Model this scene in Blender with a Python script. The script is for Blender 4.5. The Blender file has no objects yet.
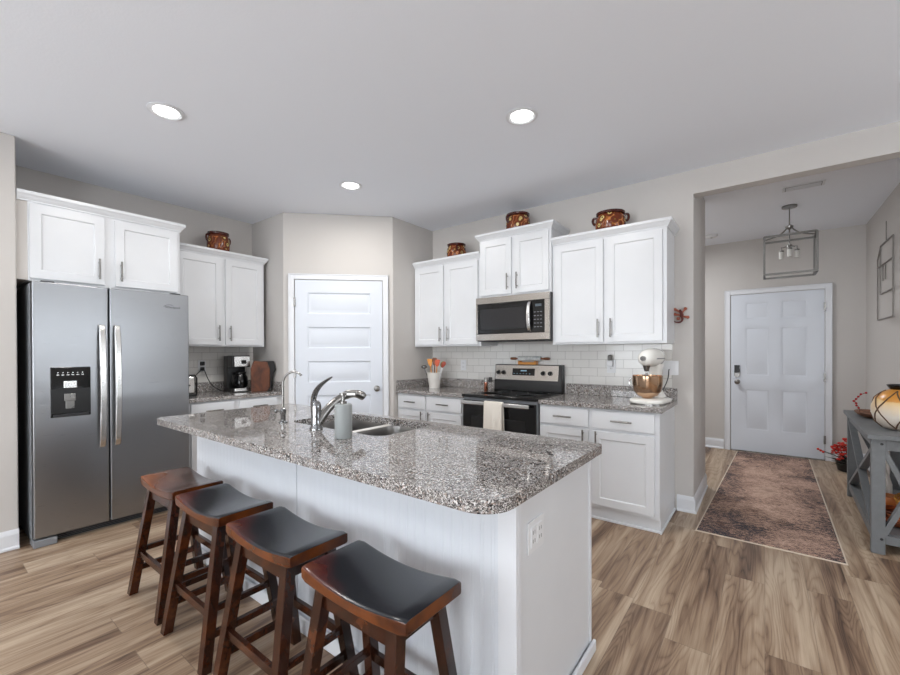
import bpy, bmesh, math, random
from mathutils import Vector, Matrix
random.seed(7)
PI = math.pi
sc = bpy.context.scene
col = sc.collection

# ------------------------------------------------------------------ camera, world, light, exposure
H, YAW, PITCH, ROLL, F, CX, CY = 1.315, .6515, -.00486, -.00349, 412.7, 450.0, 354.54
cam = bpy.data.cameras.new('camera'); co = bpy.data.objects.new('camera', cam); col.objects.link(co)
cam.sensor_width = 36; cam.lens = F * 36 / 900; cam.shift_y = (CY - 337.5) / 900; cam.shift_x = (450 - CX) / 900
cam.clip_start = .05
c_, s_ = math.cos(YAW), math.sin(YAW); cp_, sp_ = math.cos(PITCH), math.sin(PITCH); cr_, sr_ = math.cos(ROLL), math.sin(ROLL)
R0 = Vector((c_, s_, 0)); Fh = Vector((-s_, c_, 0)); Zv = Vector((0, 0, 1))
Fw = Fh * cp_ + Zv * sp_; U0 = -Fh * sp_ + Zv * cp_
Rv = R0 * cr_ + U0 * sr_; Uv = -R0 * sr_ + U0 * cr_
co.matrix_world = Matrix(((Rv.x, Uv.x, -Fw.x, 0), (Rv.y, Uv.y, -Fw.y, 0), (Rv.z, Uv.z, -Fw.z, H), (0, 0, 0, 1)))
sc.camera = co
w = bpy.data.worlds.new('world'); sc.world = w; w.use_nodes = True
w.node_tree.nodes['Background'].inputs[0].default_value = (.75, .87, 1, 1)
w.node_tree.nodes['Background'].inputs[1].default_value = 1.6
sc.view_settings.view_transform = 'Standard'; sc.view_settings.look = 'None'
sc.view_settings.exposure = 0.0; sc.view_settings.gamma = 1.0; sc.view_settings.use_curve_mapping = False

def area(name, loc, rot, sx, sy, power, color=(1, 1, 1), shape='RECTANGLE', spread=PI):
    l = bpy.data.lights.new(name, 'AREA'); l.shape = shape; l.size = sx; l.size_y = sy; l.energy = power; l.color = color
    l.spread = spread
    o = bpy.data.objects.new(name, l); col.objects.link(o); o.location = loc; o.rotation_euler = rot
    return o
# daylight coming in through the windows of the living area behind the camera
DAY = (.93, .965, 1.0)
area('window_daylight', (-2.35, -3.28, 1.35), (PI/2 + .46, 0, 0), 1.7, 2.1, 84, DAY)
area('window_daylight', (.45, -3.28, 1.35), (PI/2 + .46, 0, 0), 2.0, 2.1, 90, DAY)
area('window_daylight', (3.38, 2.0, 1.65), (PI/2 + .2, 0, PI/2), 2.8, .75, 30, DAY)  # added unseen window light, placed for a band reflected in the fridge doors
# fill lights added out of view, over the living area and beside the foyer
for x_, y_ in ((-2.4, -1.2), (.4, -1.2), (1.9, 1.6)):
    area('ceiling_lamp', (x_, y_, 2.74), (0, 0, 0), .3, .3, 14, (1, .98, .95), 'DISK')
area('hall_lamp', (-1.2, 5.5, 2.70), (0, 0, 0), .3, .3, 32, (.95, .97, 1), 'DISK')

# ------------------------------------------------------------------ materials
def S(v): return v / 12.92 if v <= .04045 else ((v + .055) / 1.055) ** 2.4
def rgb(r, g, b): return (S(r/255), S(g/255), S(b/255), 1)
def mat(name, c, rough=.5, metal=0, **k):
    m = bpy.data.materials.new(name); m.use_nodes = True
    b = m.node_tree.nodes['Principled BSDF']
    b.inputs['Base Color'].default_value = c; b.inputs['Roughness'].default_value = rough; b.inputs['Metallic'].default_value = metal
    for kk, v in k.items(): b.inputs[kk.replace('_', ' ')].default_value = v
    return m
def nodes(m): return m.node_tree.nodes, m.node_tree.links, m.node_tree.nodes['Principled BSDF']
def coords(m, scale=(1, 1, 1), rot=(0, 0, 0), loc=(0, 0, 0)):
    n, l, b = nodes(m)
    t = n.new('ShaderNodeTexCoord'); mp = n.new('ShaderNodeMapping')
    mp.inputs['Scale'].default_value = scale; mp.inputs['Rotation'].default_value = rot; mp.inputs['Location'].default_value = loc
    l.new(t.outputs['Object'], mp.inputs['Vector']); return mp.outputs['Vector']
def noise(m, vec, scale, detail=3, rough=.5, dist=0):
    n, l, b = nodes(m); t = n.new('ShaderNodeTexNoise'); t.inputs['Scale'].default_value = scale
    t.inputs['Detail'].default_value = detail; t.inputs['Roughness'].default_value = rough; t.inputs['Distortion'].default_value = dist
    l.new(vec, t.inputs['Vector']); return t.outputs['Fac']
def ramp(m, fac, stops, interp='LINEAR'):
    n, l, b = nodes(m); r = n.new('ShaderNodeValToRGB'); r.color_ramp.interpolation = interp
    e = r.color_ramp.elements
    while len(e) < len(stops): e.new(.5)
    for i, (p, c) in enumerate(stops): e[i].position = p; e[i].color = c
    l.new(fac, r.inputs['Fac']); return r.outputs['Color']
def mix(m, fac, a, b_, mode='MIX'):
    n, l, b = nodes(m); x = n.new('ShaderNodeMix'); x.data_type = 'RGBA'; x.blend_type = mode
    for s, v in ((0, fac), (6, a), (7, b_)):
        if hasattr(v, 'links'): l.new(v, x.inputs[s])
        else: x.inputs[s].default_value = v
    return x.outputs[2]
def bump(m, h, strength=.2, dist=.01):
    n, l, b = nodes(m); x = n.new('ShaderNodeBump'); x.inputs['Strength'].default_value = strength; x.inputs['Distance'].default_value = dist
    l.new(h, x.inputs['Height']); l.new(x.outputs['Normal'], b.inputs['Normal'])
def setc(m, c): n, l, b = nodes(m); l.new(c, b.inputs['Base Color'])
def math_(m, op, a, b_=None):
    n, l, b = nodes(m); x = n.new('ShaderNodeMath'); x.operation = op
    for i, v in enumerate((a, b_)):
        if v is None: continue
        if hasattr(v, 'links'): l.new(v, x.inputs[i])
        else: x.inputs[i].default_value = v
    return x.outputs[0]

def painted(name, c, rough, bs=.12, sc_=160):
    m = mat(name, c, rough); v = coords(m); bump(m, noise(m, v, sc_, 2), bs, .004); return m
M_wall = painted('greige_wall_paint', rgb(198, 194, 190), .75)
M_ceil = painted('ceiling_paint', rgb(238, 242, 249), .85, .15, 90)
M_cab = mat('white_cabinet_paint', rgb(216, 218, 221), .32)
setc(M_cab, ramp(M_cab, noise(M_cab, coords(M_cab), 3), [(.3, rgb(214, 216, 219)), (.7, rgb(219, 221, 224))]))
M_trim = mat('white_trim_paint', rgb(234, 235, 238), .35)
setc(M_trim, ramp(M_trim, noise(M_trim, coords(M_trim), 3), [(.3, rgb(218, 220, 224)), (.7, rgb(223, 225, 229))]))
M_door = mat('white_door_paint', rgb(212, 217, 225), .4)
bump(M_door, noise(M_door, coords(M_door, (60, 60, 4)), 3), .05, .002)
M_bead = mat('white_beadboard', rgb(212, 216, 222), .4)
setc(M_bead, ramp(M_bead, noise(M_bead, coords(M_bead), 3), [(.3, rgb(210, 214, 220)), (.7, rgb(214, 218, 224))]))
def metal(name, c, rough, aniso=(1, 1, 60), br=.06):
    m = mat(name, c, rough, 1); v = coords(m, aniso); f = noise(m, v, 8, 3)
    n, l, b = nodes(m); mr = n.new('ShaderNodeMapRange'); mr.inputs[3].default_value = rough - br; mr.inputs[4].default_value = rough + br
    l.new(f, mr.inputs[0]); l.new(mr.outputs[0], b.inputs['Roughness']); bump(m, f, .04, .002); return m
M_steel = metal('brushed_stainless', rgb(158, 160, 163), .3)
M_steel2 = metal('light_stainless', rgb(215, 214, 212), .25)
M_mwst = metal('warm_stainless', rgb(182, 176, 169), .22)
M_nickel = metal('satin_nickel', rgb(140, 138, 135), .28, (1, 1, 1))
M_chrome = metal('chrome', rgb(150, 151, 152), .12, (1, 1, 1), .04)
M_dark = mat('dark_grey_plastic', rgb(42, 43, 45), .45)
M_black = mat('gloss_black', rgb(10, 10, 11), .08)
M_mblack = mat('satin_black', rgb(18, 18, 19), .35)
for m_ in (M_dark, M_black, M_mblack):
    bump(m_, noise(m_, coords(m_), 300, 1), .01, .001)
M_side = mat('grey_fridge_side', rgb(128, 131, 135), .4)
M_white = mat('white_plastic', rgb(224, 225, 227), .3)
M_slot = mat('outlet_slots', rgb(120, 118, 115), .5)

def granite(name, base, light, pink):
    m = mat(name, base, .035); v = coords(m)
    n, l, b = nodes(m)
    vo = n.new('ShaderNodeTexVoronoi'); vo.inputs['Scale'].default_value = 210; l.new(v, vo.inputs['Vector'])
    sep = n.new('ShaderNodeSeparateColor'); l.new(vo.outputs['Color'], sep.inputs[0])
    c1 = ramp(m, sep.outputs[0], [(0, rgb(20, 20, 23)), (.22, rgb(74, 72, 72)), (.36, base), (.58, pink), (.78, light)], 'CONSTANT')
    vo2 = n.new('ShaderNodeTexVoronoi'); vo2.inputs['Scale'].default_value = 380; l.new(v, vo2.inputs['Vector'])
    s2 = n.new('ShaderNodeSeparateColor'); l.new(vo2.outputs['Color'], s2.inputs[0])
    c2 = ramp(m, s2.outputs[1], [(0, rgb(34, 34, 36)), (.3, rgb(112, 108, 106)), (.6, rgb(176, 170, 166)), (.82, rgb(226, 224, 222))], 'CONSTANT')
    f = ramp(m, noise(m, v, 26, 3), [(.4, (0, 0, 0, 1)), (.6, (1, 1, 1, 1))])
    fs = n.new('ShaderNodeSeparateColor'); l.new(f, fs.inputs[0])
    setc(m, mix(m, fs.outputs[0], c1, c2)); return m
M_gran = granite('speckled_granite', rgb(118, 114, 112), rgb(220, 218, 216), rgb(156, 140, 130))

def floor_mat():
    m = mat('oak_plank_floor', rgb(150, 125, 100), .42); n, l, b = nodes(m); v = coords(m)
    sx = n.new('ShaderNodeSeparateXYZ'); l.new(v, sx.inputs[0]); X, Y = sx.outputs[0], sx.outputs[1]
    W, L = .185, 1.22
    rx = math_(m, 'DIVIDE', X, W); row = math_(m, 'FLOOR', rx)
    wn = n.new('ShaderNodeTexWhiteNoise'); wn.noise_dimensions = '1D'; l.new(row, wn.inputs['W'])
    yy = math_(m, 'ADD', math_(m, 'DIVIDE', Y, L), math_(m, 'MULTIPLY', wn.outputs['Value'], 3.7)); idy = math_(m, 'FLOOR', yy)
    cb = n.new('ShaderNodeCombineXYZ'); l.new(row, cb.inputs[0]); l.new(idy, cb.inputs[1])
    w2 = n.new('ShaderNodeTexWhiteNoise'); l.new(cb.outputs[0], w2.inputs['Vector']); rnd = w2.outputs['Value']
    off = n.new('ShaderNodeVectorMath'); off.operation = 'SCALE'; l.new(w2.outputs['Color'], off.inputs[0]); off.inputs['Scale'].default_value = 17
    ad = n.new('ShaderNodeVectorMath'); ad.operation = 'ADD'; l.new(v, ad.inputs[0]); l.new(off.outputs[0], ad.inputs[1])
    def mp(scale):
        q = n.new('ShaderNodeMapping'); q.inputs['Scale'].default_value = scale; l.new(ad.outputs[0], q.inputs['Vector']); return q.outputs['Vector']
    big = noise(m, mp((5.0, .5, 1)), 1.0, 2, .5, .3)
    rings = math_(m, 'ABSOLUTE', math_(m, 'SINE', math_(m, 'MULTIPLY', big, 78)))
    rings = math_(m, 'POWER', rings, .55)
    fine = noise(m, mp((150, 3.5, 1)), 1.0, 5, .7)
    broad = noise(m, mp((13, .7, 1)), 1.0, 2, .5, .4)
    t = math_(m, 'ADD', math_(m, 'MULTIPLY', rings, .11), math_(m, 'MULTIPLY', fine, .30))
    t = math_(m, 'ADD', t, math_(m, 'MULTIPLY', broad, .78))
    t = math_(m, 'ADD', t, math_(m, 'MULTIPLY', math_(m, 'SUBTRACT', rnd, .5), .12))
    c = ramp(m, t, [(.39, rgb(74, 55, 43)), (.50, rgb(114, 90, 72)), (.62, rgb(150, 126, 103)), (.80, rgb(188, 168, 145))])
    fx = math_(m, 'FRACT', rx); fy = math_(m, 'FRACT', yy)
    e1 = math_(m, 'LESS_THAN', fx, .012); e2 = math_(m, 'LESS_THAN', fy, .0022)
    e = math_(m, 'MAXIMUM', e1, e2)
    setc(m, mix(m, math_(m, 'MULTIPLY', e, .5), c, rgb(80, 66, 55)))
    bump(m, math_(m, 'SUBTRACT', fine, e), .12, .002)
    return m
M_floor = floor_mat()

def tile_mat(name, rot):
    m = mat(name, rgb(226, 224, 219), .15); n, l, b = nodes(m)
    t = n.new('ShaderNodeTexCoord'); sp = n.new('ShaderNodeSeparateXYZ'); l.new(t.outputs['Object'], sp.inputs[0])
    cb = n.new('ShaderNodeCombineXYZ'); l.new(sp.outputs[rot], cb.inputs[0]); l.new(math_(m, 'SUBTRACT', sp.outputs[2], 1.014), cb.inputs[1])
    br = n.new('ShaderNodeTexBrick'); l.new(cb.outputs[0], br.inputs['Vector'])
    br.inputs['Scale'].default_value = 1; br.inputs['Brick Width'].default_value = .154; br.inputs['Row Height'].default_value = .0775
    br.inputs['Mortar Size'].default_value = .0016; br.inputs['Mortar Smooth'].default_value = .1
    br.inputs['Color1'].default_value = rgb(226, 224, 220); br.inputs['Color2'].default_value = rgb(219, 217, 213); br.inputs['Mortar'].default_value = rgb(176, 173, 168)
    setc(m, br.outputs['Color'])
    iv = math_(m, 'SUBTRACT', 1.0, br.outputs['Fac']); bump(m, iv, .4, .002); return m
M_tileX = tile_mat('subway_tile_range', 0); M_tileY = tile_mat('subway_tile_left', 1)

def wood(name, dark, light, rough=.25, scale=(3, 40, 40), wear=None, coat=0):
    m = mat(name, dark, rough); v = coords(m, scale); f = noise(m, v, 1, 4, .6, .6)
    c = ramp(m, f, [(.3, dark), (.7, light)])
    if wear:
        w_ = ramp(m, noise(m, coords(m), 9, 4, .7), [(.52, (0, 0, 0, 1)), (.68, (1, 1, 1, 1))])
        n, l, b = nodes(m); s = n.new('ShaderNodeSeparateColor'); l.new(w_, s.inputs[0]); c = mix(m, math_(m, 'MULTIPLY', s.outputs[0], .7), c, wear)
    setc(m, c); bump(m, f, .06, .003)
    m.node_tree.nodes['Principled BSDF'].inputs['Coat Weight'].default_value = coat
    return m
M_stool = wood('dark_cherry_wood', rgb(26, 12, 7), rgb(62, 28, 13), .24, (14, 14, 2.5), rgb(92, 46, 18))
def seat_mat(name, dark, red, edge, amount):
    m = mat(name, dark, .22); n, l, b = nodes(m); v = coords(m); sx = n.new('ShaderNodeSeparateXYZ'); l.new(v, sx.inputs[0])
    g = noise(m, coords(m, (3, 34, 34)), 1, 4, .6, .4); w_ = noise(m, v, 6, 3, .6)
    # worn towards the front left edge, the dark tone elsewhere
    t = math_(m, 'ADD', math_(m, 'MULTIPLY', sx.outputs[0], -1.6), math_(m, 'MULTIPLY', sx.outputs[1], -2.6))
    t = math_(m, 'ADD', math_(m, 'ADD', t, math_(m, 'MULTIPLY', math_(m, 'SUBTRACT', w_, .5), .9)), amount)
    t = math_(m, 'ADD', t, math_(m, 'MULTIPLY', math_(m, 'SUBTRACT', g, .5), .2))
    c = ramp(m, t, [(.35, dark), (.62, red), (.95, edge)])
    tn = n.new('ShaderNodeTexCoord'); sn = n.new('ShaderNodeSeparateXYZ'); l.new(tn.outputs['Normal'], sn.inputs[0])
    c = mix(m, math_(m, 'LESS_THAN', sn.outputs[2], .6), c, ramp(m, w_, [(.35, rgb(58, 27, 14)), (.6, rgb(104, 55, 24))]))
    setc(m, c); bump(m, g, .06, .003); return m
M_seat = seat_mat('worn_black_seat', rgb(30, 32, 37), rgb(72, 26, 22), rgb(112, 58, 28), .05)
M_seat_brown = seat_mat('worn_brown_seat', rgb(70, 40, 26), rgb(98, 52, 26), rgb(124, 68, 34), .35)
M_rollwood = wood('pale_rolling_wood', rgb(150, 104, 66), rgb(190, 142, 96), .4)
M_brownwood = wood('brown_handle_wood', rgb(98, 52, 28), rgb(140, 82, 48), .4)
M_orwood = wood('orange_wood', rgb(206, 128, 48), rgb(232, 166, 84), .4)
M_redwood = wood('reddish_board', rgb(62, 34, 24), rgb(122, 70, 42), .45, (9, 9, 6))
M_grey = wood('grey_painted_wood', rgb(103, 106, 108), rgb(112, 115, 117), .5, (20, 20, 20))

def rug_mat():
    m = mat('distressed_rug', rgb(150, 120, 100), .95); n, l, b = nodes(m); v = coords(m)
    a = noise(m, v, 2.2, 6, .7, .4); f = noise(m, coords(m, (1, 1.6, 1)), 34, 8, 1.0)
    t = math_(m, 'ADD', math_(m, 'MULTIPLY', a, .5), math_(m, 'ADD', math_(m, 'MULTIPLY', f, 1.5), -.44))
    sx = n.new('ShaderNodeSeparateXYZ'); l.new(v, sx.inputs[0])      # the woven field is darker along its borders
    d1 = math_(m, 'ABSOLUTE', math_(m, 'SUBTRACT', sx.outputs[0], .04)); d2 = math_(m, 'MULTIPLY', math_(m, 'ABSOLUTE', math_(m, 'SUBTRACT', sx.outputs[1], 5.05)), .26)
    bd = math_(m, 'MAXIMUM', d1, d2)
    t = math_(m, 'SUBTRACT', t, math_(m, 'MULTIPLY', math_(m, 'SUBTRACT', bd, .22), .34))
    c = ramp(m, t, [(.40, rgb(40, 43, 52)), (.48, rgb(68, 68, 74)), (.51, rgb(114, 80, 64)), (.545, rgb(176, 142, 124)), (.70, rgb(208, 178, 160))])
    g = noise(m, v, 5, 5, .7); s = ramp(m, g, [(.56, (0, 0, 0, 1)), (.68, (1, 1, 1, 1))])
    q = n.new('ShaderNodeSeparateColor'); l.new(s, q.inputs[0])
    setc(m, mix(m, math_(m, 'MULTIPLY', q.outputs[0], .55), c, rgb(84, 52, 40))); bump(m, f, .3, .003); return m
M_rug = rug_mat(); M_rugb = mat('rug_binding', rgb(214, 202, 184), .9)

def pot_mat(name, base, alt):
    m = mat(name, base, .16); n, l, b = nodes(m); v = coords(m)
    vo = n.new('ShaderNodeTexVoronoi'); vo.inputs['Scale'].default_value = 17; l.new(v, vo.inputs['Vector'])
    d = vo.outputs['Distance']
    c = ramp(m, d, [(0, rgb(36, 26, 16)), (.13, rgb(222, 196, 130)), (.27, rgb(120, 96, 34)), (.34, base), (.58, alt), (.66, rgb(214, 132, 76)), (.72, base)], 'CONSTANT')
    f = ramp(m, noise(m, v, 14, 2), [(.46, (0, 0, 0, 1)), (.52, (1, 1, 1, 1))]); q = n.new('ShaderNodeSeparateColor'); l.new(f, q.inputs[0])
    sz = n.new('ShaderNodeSeparateXYZ'); l.new(v, sz.inputs[0])
    band = math_(m, 'MULTIPLY', math_(m, 'GREATER_THAN', sz.outputs[2], .03), math_(m, 'LESS_THAN', sz.outputs[2], .15))
    setc(m, mix(m, math_(m, 'MULTIPLY', band, math_(m, 'ADD', math_(m, 'MULTIPLY', q.outputs[0], .5), .5)), base, c)); return m
M_pot = pot_mat('painted_terracotta', rgb(104, 44, 20), rgb(138, 84, 34))
M_potdark = mat('dark_glazed_terracotta', rgb(66, 22, 14), .15)

# ------------------------------------------------------------------ mesh helpers
class MB:
    def __init__(s): s.bm = bmesh.new()
    def box(s, x0, x1, y0, y1, z0, z1, mi=0):
        v = [s.bm.verts.new((x, y, z)) for x in (x0, x1) for y in (y0, y1) for z in (z0, z1)]
        for q in ((0, 1, 3, 2), (4, 6, 7, 5), (0, 4, 5, 1), (2, 3, 7, 6), (0, 2, 6, 4), (1, 5, 7, 3)):
            s.bm.faces.new([v[i] for i in q])
        return s
    def loft(s, rings, cap0=True, cap1=True, closed=True):
        R = [[s.bm.verts.new(p) for p in r] for r in rings]; n = len(R[0])
        for a, b in zip(R, R[1:]):
            for i in range(n if closed else n - 1):
                j = (i + 1) % n
                s.bm.faces.new((a[i], a[j], b[j], b[i]))
        if cap0: s.bm.faces.new(R[0][::-1])
        if cap1: s.bm.faces.new(R[-1])
        return s
    def cyl(s, p0, p1, r0, r1=None, n=20):
        return s.tube([p0, p1], [r0, r0 if r1 is None else r1], n)
    def tube(s, pts, r, n=12, flat=1.0):
        pts = [Vector(p) for p in pts]; m = len(pts)
        if not hasattr(r, '__len__'): r = [r] * m
        rings = []; up = None
        for i, p in enumerate(pts):
            d = (pts[min(i + 1, m - 1)] - pts[max(i - 1, 0)]).normalized()
            if up is None:
                up = Vector((0, 0, 1)) if abs(d.z) < .9 else Vector((1, 0, 0))
            a = d.cross(up).normalized(); up = a.cross(d).normalized()
            rings.append([p + (a * math.cos(t) + up * math.sin(t) * flat) * r[i] for t in [2 * PI * k / n for k in range(n)]])
        return s.loft(rings)
    def bar(s, p0, p1, wa, wb, ref=(0, 0, 1)):
        p0, p1 = Vector(p0), Vector(p1); d = (p1 - p0).normalized(); a = d.cross(Vector(ref)).normalized(); b = a.cross(d)
        return s.loft([[p + a * (sa * wa / 2) + b * (sb * wb / 2) for sa, sb in ((-1, -1), (1, -1), (1, 1), (-1, 1))] for p in (p0, p1)])
    def lathe(s, prof, c=(0, 0, 0), n=32, sx=1, sy=1):
        rings = [[(c[0] + sx * r * math.cos(2 * PI * k / n), c[1] + sy * r * math.sin(2 * PI * k / n), c[2] + z) for k in range(n)] for r, z in prof]
        return s.loft(rings)
    def ball(s, c, r, n=12, sz=1, sx=1, sy=1):
        pr = [(max(r * math.sin(PI * k / n), 1e-4), -r * sz * math.cos(PI * k / n)) for k in range(n + 1)]
        return s.lathe(pr, c, n + 4, sx, sy)
    def prism(s, poly, axis, a, b):
        def P(u, v, t): return {'z': (u, v, t), 'y': (u, t, v), 'x': (t, u, v)}[axis]
        return s.loft([[P(u, v, a) for u, v in poly], [P(u, v, b) for u, v in poly]])
    def build(s, name, m, parent=None, bevel=0, seg=2, smooth=True, loc=None, angle=35):
        bm = s.bm
        bmesh.ops.recalc_face_normals(bm, faces=bm.faces)
        if smooth:
            for f in bm.faces: f.smooth = True
            for e in bm.edges:
                if len(e.link_faces) == 2 and e.calc_face_angle(0) > math.radians(angle): e.smooth = False
        me = bpy.data.meshes.new(name); bm.to_mesh(me); bm.free(); me.materials.append(m)
        o = bpy.data.objects.new(name, me); col.objects.link(o)
        if parent: o.parent = parent
        if loc is not None: o.location = loc
        if bevel:
            b = o.modifiers.new('bevel', 'BEVEL'); b.width = bevel; b.segments = seg; b.limit_method = 'ANGLE'; b.angle_limit = math.radians(40)
            b.harden_normals = True
        return o
def box(name, m, parent, x0, x1, y0, y1, z0, z1, bevel=0, **k): return MB().box(x0, x1, y0, y1, z0, z1).build(name, m, parent, bevel, **k)
def thing(name, label, cat, loc=(0, 0, 0), rz=0, group=None):
    o = bpy.data.objects.new(name, None); col.objects.link(o); o.location = loc; o.rotation_euler = (0, 0, rz); o.empty_display_size = .1
    o['label'] = label; o['category'] = cat
    if group: o['group'] = group
    return o
def tag(o, label, cat, group=None):
    o['label'] = label; o['category'] = cat
    if group: o['group'] = group
    return o
def struct(o): o['kind'] = 'structure'; return o
def children(o): return [c for c in col.objects if c.parent == o]
def copy_tree(o, parent=None):
    c = o.copy(); col.objects.link(c); c.parent = parent
    for ch in children(o): copy_tree(ch, c)
    return c
def rrect(x0, x1, y0, y1, r, n=6):
    out = []
    for cx, cy, a0 in ((x1 - r, y0 + r, -PI/2), (x1 - r, y1 - r, 0), (x0 + r, y1 - r, PI/2), (x0 + r, y0 + r, PI)):
        out += [(cx + r * math.cos(a0 + PI/2 * k / n), cy + r * math.sin(a0 + PI/2 * k / n)) for k in range(n + 1)]
    return out
def bez(p0, p1, p2, p3, n=10):
    p0, p1, p2, p3 = map(Vector, (p0, p1, p2, p3))
    return [p0 * (1-t)**3 + p1 * 3*t*(1-t)**2 + p2 * 3*t*t*(1-t) + p3 * t**3 for t in [i / n for i in range(n + 1)]]

def panel_slab(x0, x1, z0, z1, yb, yf, panels, slope=.004, depth=.008, raised=0, field=.0):
    """a slab from yb (back) to yf (front, faces -y) with recessed panels (x0,x1,z0,z1)"""
    s = MB(); bm = s.bm
    xs = sorted({x0, x1, *[p[0] for p in panels], *[p[1] for p in panels]}); zs = sorted({z0, z1, *[p[2] for p in panels], *[p[3] for p in panels]})
    def q(pts): bm.faces.new([bm.verts.new(p) for p in pts])
    for xa, xb in zip(xs, xs[1:]):
        for za, zb in zip(zs, zs[1:]):
            cx, cz = (xa + xb) / 2, (za + zb) / 2
            if any(p[0] < cx < p[1] and p[2] < cz < p[3] for p in panels): continue
            q([(xa, yf, za), (xb, yf, za), (xb, yf, zb), (xa, yf, zb)])
    for (a, b, c, d) in panels:
        def ring(i, y): return [(a + i, y, c + i), (b - i, y, c + i), (b - i, y, d - i), (a + i, y, d - i)]
        rs = [ring(0, yf), ring(slope, yf + depth)]
        if raised: rs += [ring(slope + .012, yf + depth), ring(slope + .012 + raised, yf + depth * .25)]
        for r0, r1 in zip(rs, rs[1:]):
            for i in range(4): q([r0[i], r0[(i+1) % 4], r1[(i+1) % 4], r1[i]])
        q(rs[-1])
    q([(x0, yb, z0), (x0, yb, z1), (x1, yb, z1), (x1, yb, z0)])
    # edges, subdivided to weld
    for za, zb in zip(zs, zs[1:]):
        for x in (x0, x1): q([(x, yf, za), (x, yf, zb), (x, yb, zb), (x, yb, za)])
    for xa, xb in zip(xs, xs[1:]):
        for z in (z0, z1): q([(xa, yf, z), (xb, yf, z), (xb, yb, z), (xa, yb, z)])
    bmesh.ops.remove_doubles(bm, verts=bm.verts, dist=1e-5)
    return s

def bar_pull(parent, x, y, z, length=.155, vertical=True, m=None):
    s = MB(); d = .03; r = .0068
    if vertical:
        s.cyl((x, y - d, z - length/2), (x, y - d, z + length/2), r, n=12)
        for q in (-.33, .33): s.cyl((x, y + .001, z + q * length), (x, y - d, z + q * length), .0042, n=8)
    else:
        s.cyl((x - length/2, y - d, z), (x + length/2, y - d, z), r, n=12)
        for q in (-.33, .33): s.cyl((x + q * length, y + .001, z), (x + q * length, y - d, z), .0042, n=8)
    return s.build('handle', m or M_nickel, parent)
def shaker(parent, x0, x1, z0, z1, y, handle=None, name='door', rail=.058, depth=.009):
    o = panel_slab(x0, x1, z0, z1, y, y - .019, [(x0 + rail, x1 - rail, z0 + rail, z1 - rail)], .006, depth).build(name, M_cab, parent, .0015, 1)
    if handle: bar_pull(o, handle[0], y - .019, handle[1])
    return o
def drawer(parent, x0, x1, z0, z1, y):
    o = box('drawer', M_cab, parent, x0, x1, y - .019, y, z0, z1, .003)
    bar_pull(o, (x0 + x1) / 2, y - .019, (z0 + z1) / 2, .15, False); return o
def crown(parent, x0, x1, d, z0, z1, out=.036, left=True, right=True):
    prof = [(0, 0), (.008, 0), (.008, .008), (.02, .022), (.027, .034), (.033, .04), (out, .044), (out, (z1 - z0))]
    L_, R_ = (1 if left else 0), (1 if right else 0)
    rings = []
    for o_, z in prof + [(0, z1 - z0)]:
        rings.append([(x0 - o_ * L_, 0, z0 + z), (x0 - o_ * L_, -d - o_, z0 + z), (x1 + o_ * R_, -d - o_, z0 + z), (x1 + o_ * R_, 0, z0 + z)])
    return MB().loft(rings).build('crown_moulding', M_cab, parent, smooth=False)

# ------------------------------------------------------------------ the setting
D, XL, CZ = 3.872, -4.661, 2.792           # range wall, fridge wall, ceiling
XP, YQ, XS, YS = -3.211, 3.194, -4.018, 2.387   # pantry corners
XO, T, HO = -.461, .837, 2.597             # foyer opening
DF, XF, CF = 6.686, .93, 2.775             # foyer
struct(box('floor', M_floor, None, -5.2, 3.6, -3.6, 7.0, -.1, 0))
struct(box('ceiling', M_ceil, None, -5.2, 3.6, -3.6, D + .06, CZ, CZ + .1))
struct(box('ceiling', M_ceil, None, -2.2, XF + .1, D + .06, 7.0, CF, CF + .12))
struct(box('wall_left', M_wall, None, XL - .12, XL, .445, YS + .02, 0, CZ))
struct(box('wall_stub', M_wall, None, -4.7, -4.035, .33, .447, 0, CZ, .008))
struct(box('wall_living_left', M_wall, None, -4.16, -4.035, -3.4, .331, 0, CZ))
struct(MB().prism([(XL - .12, YS), (XS, YS), (XP, YQ), (XP, D + .12), (XP - .12, D + .12), (XP - .12, YQ + .06), (XS - .03, YS + .12), (XL - .12, YS + .12)], 'z', 0, CZ).build('wall_pantry', M_wall, bevel=.008))
def wall_range():
    s = MB(); s.box(XP - .05, XO, D, D + .12, 0, CZ); s.box(XF, 3.6, D, D + .12, 0, CZ); s.box(XO - .001, XF + .001, D, D + .12, HO, CZ)
    return s.build('wall_range', M_wall, smooth=False)
struct(wall_range())
struct(box('wall_jamb', M_wall, None, XO - .12, XO, D + .119, D + T, 0, CF))
struct(box('wall_foyer_back', M_wall, None, -2.2, XO - .119, D + T - .12, D + T, 0, CF))
struct(box('wall_foyer_left', M_wall, None, -2.3, -2.2, D + T - .12, 7.0, 0, CF))
struct(box('wall_foyer_door', M_wall, None, -2.2, XF + .1, DF, DF + .12, 0, CF))
struct(box('wall_foyer_right', M_wall, None, XF, XF + .12, D + .1, DF + .1, 0, CF))
def wall_windows():
    s = MB(); y0, y1 = -3.5, -3.38
    for a, b in ((-4.1, -3.2), (-1.5, -.55), (1.45, 3.6)): s.box(a, b, y0, y1, 0, CZ)
    for a, b in ((-3.2, -1.5), (-.55, 1.45)): s.box(a, b, y0, y1, 0, .3); s.box(a, b, y0, y1, 2.4, CZ)
    return s.build('wall_back', M_wall, smooth=False)
struct(wall_windows())
def wall_right():
    s = MB(); x0, x1 = 3.48, 3.6
    s.box(x0, x1, -3.4, .5, 0, CZ); s.box(x0, x1, 3.5, D + .1, 0, CZ); s.box(x0, x1, .5, 3.5, 0, 1.2); s.box(x0, x1, .5, 3.5, 2.1, CZ)
    return s.build('wall_right', M_wall, smooth=False)
struct(wall_right())
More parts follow.
